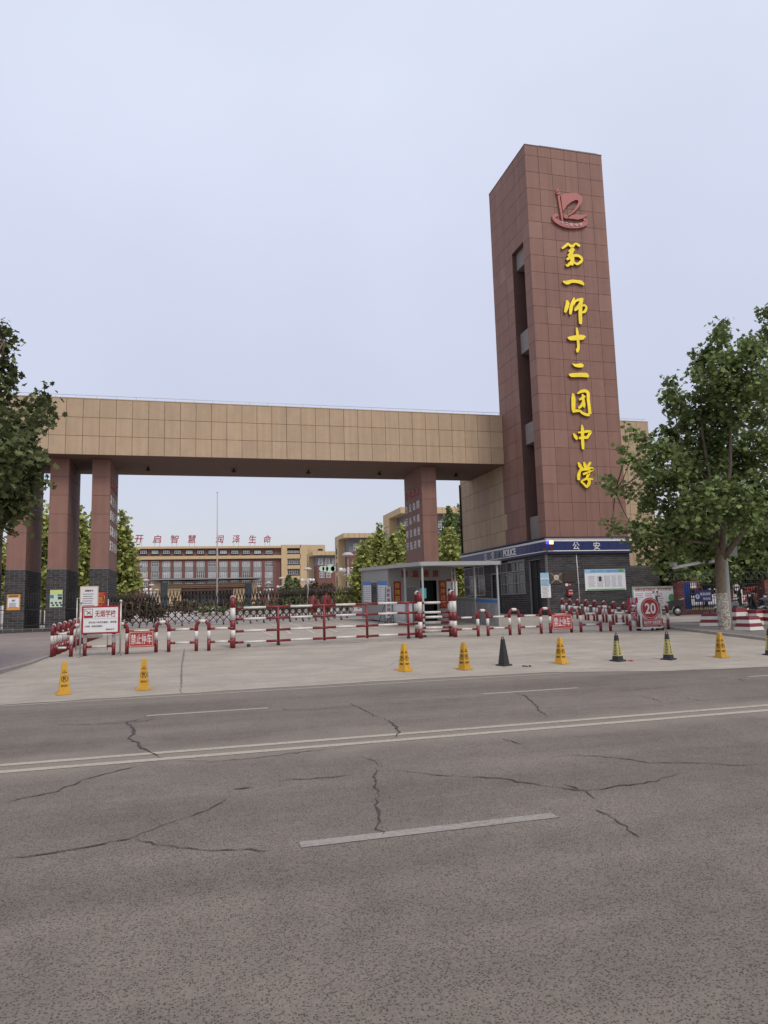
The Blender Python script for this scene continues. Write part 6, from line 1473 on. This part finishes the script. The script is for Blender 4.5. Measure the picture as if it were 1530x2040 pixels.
wing('middle teaching wing with beige roof slab behind the booth trees', 151, (684, 1062), (667, 1072), 830, 1100, 1071, [(708, 1082, 718, 1096), (732, 1082, 742, 1096), (756, 1082, 766, 1096), (708, 1150, 718, 1163)])
wing('nearest tall teaching wing seen behind the right gateway column', 112, (798, 1010), (763, 1028), 985, 1062, 1022, [(812, 1036, 824, 1054), (846, 1036, 858, 1054), (880, 1036, 892, 1054)])
# flagpole
q = onY(433, 982, 130); T = thing('flagpole', 'tall bare white flagpole in the school yard', 'flagpole', (q.x, 130, .7)); mb = MB(); H = q.z-.7
mb.tube([(0, 0, 0), (0, 0, H*.5), (0, 0, H)], [.17, .13, .08], 10); mb.build('pole', M['lamp'], T); mb = MB(); mb.lathe([(0, .3), (.14, .2), (.14, .1), (0, 0)], (0, 0, H), 8); mb.build('finial', M['steel'], T); mb = MB(); mb.box(-1.5, 1.5, -1.5, 1.5, 0, .6); mb.box(-1, 1, -1, 1, .601, 1.0); mb.build('plinth', M['white'], T)
# garden lamps
def lamp(Y, px, pyt, proto=[None]):
    q = onY(px, pyt, Y); g = G(q.x, Y)
    if proto[0] is None:
        T = thing('garden_lamp', 'pale garden lamp with dish top and globe arms beyond the folding gate', 'lamp post', (0, 0, 0), 0, 'garden lamps beyond the gate'); H = 7.0
        mb = MB(); mb.tube([(0, 0, 0), (0, 0, 5.2)], .16, 8); mb.tube([(0, 0, 5.2), (0, 0, 6.6)], .09, 8); mb.build('post', M['lamp'], T)
        mb = MB(); mb.lathe([(0, 7.0), (.4, 6.95), (.72, 6.68), (.74, 6.58), (.3, 6.5), (0, 6.5)], (0, 0, 0), 14); mb.build('dish', M['lamp'], T)
        for k in range(4):
            a = k*math.pi/2+.3; x, y = math.cos(a), math.sin(a); mb = MB(); mb.tube([(x*.1, y*.1, 4.4), (x*.7, y*.7, 4.2), (x*1.0, y*1.0, 4.6)], .05, 6); ar = mb.build('arm', M['lamp'], T)
            mb = MB(); mb.lathe([(0, .55), (.18, .48), (.27, .28), (.18, .06), (0, 0)], (x*1.0, y*1.0, 4.6), 8); mb.build('globe', M['white'], ar)
        proto[0] = T
    else: T = copy_tree(proto[0])
    T.location = (q.x, Y, g); s = (q.z-g)/7.0; T.scale = (s, s, s)
for Y, px, pyt in ((84, 693, 1100), (117, 613, 1130), (150, 562, 1149), (185, 535, 1158), (210, 516, 1166), (150, 290, 1153), (180, 302, 1163), (200, 312, 1173)): lamp(Y, px, pyt)
# red lanterns of sculpture beyond the gate
for i, (x0, x1, y0) in enumerate(((616, 633, 1185), (641, 660, 1180))):
    Y = 62; a, b = onY(x0, 1204, Y), onY(x1, y0, Y); g = G(a.x, Y); T = thing('red_sculpture', 'red flame shaped sculpture standing beyond the folding gate', 'sculpture', ((a.x+b.x)/2, Y, g), 0, 'red sculptures beyond the gate'); W = (b.x-a.x)/2; H = b.z-g
    mb = MB(); mb.lathe([(W*.3, 0), (W*.8, H*.2), (W*1.05, H*.45), (W*.95, H*.72), (W*.5, H*.92), (0, H)], (0, 0, 0), 10); mb.build('flame', M['play_red'], T); mb = MB(); mb.box(-W, W, -W, W, 0, .18); mb.build('base', M['cream'], T)
# low white planters on the plaza
for i, (x0, x1) in enumerate(((395, 450), (470, 540), (560, 612))):
    Y = 64+3*i; a, b = onY(x0, 1214, Y), onY(x1, 1206, Y); g = G(a.x, Y); T = thing('planter', 'low pale stone planter beyond the folding gate', 'planter', ((a.x+b.x)/2, Y, g), 0, 'planters beyond the gate'); W = (b.x-a.x)/2
    mb = MB(); mb.box(-W, W, -.6, .6, 0, .42); mb.box(-W-.06, W+.06, -.66, .66, .421, .50); mb.build('trough', M['lamp'], T); rg = np.random.default_rng(200+i); P = np.stack([rg.uniform(-W, W, 260), rg.uniform(-.5, .5, 260), .55+rg.uniform(0, .45, 260)], 1); link('plants', leaf_mesh('plants', P, .22, M['leaf'], SIMPLE, .3, 200+i), T)

# bits of litter on the forecourt
for i, (px, py, m, lb) in enumerate(((1257, 1318, 'redflat', 'crumpled red wrapper beside a banded cone'), (1048, 1329, 'rubber', 'dark scrap lying near the plain black cone'))):
    p = gp(px, py) if py < 1400 else onZ(px, py, 0); rr = random.Random(300+i); T = thing('litter', lb, 'litter', (p.x, p.y, (G(p.x, p.y)+.012) if py < 1400 else .005)); mb = MB()
    for k in range(4):
        a, b = rr.uniform(-.09, .09), rr.uniform(-.05, .05); mb.frustum(a, b, 0, .015+.012*k*.5, .05, .025, .03, .015, rr.uniform(0, 3))
    mb.build('scrap', M[m], T)
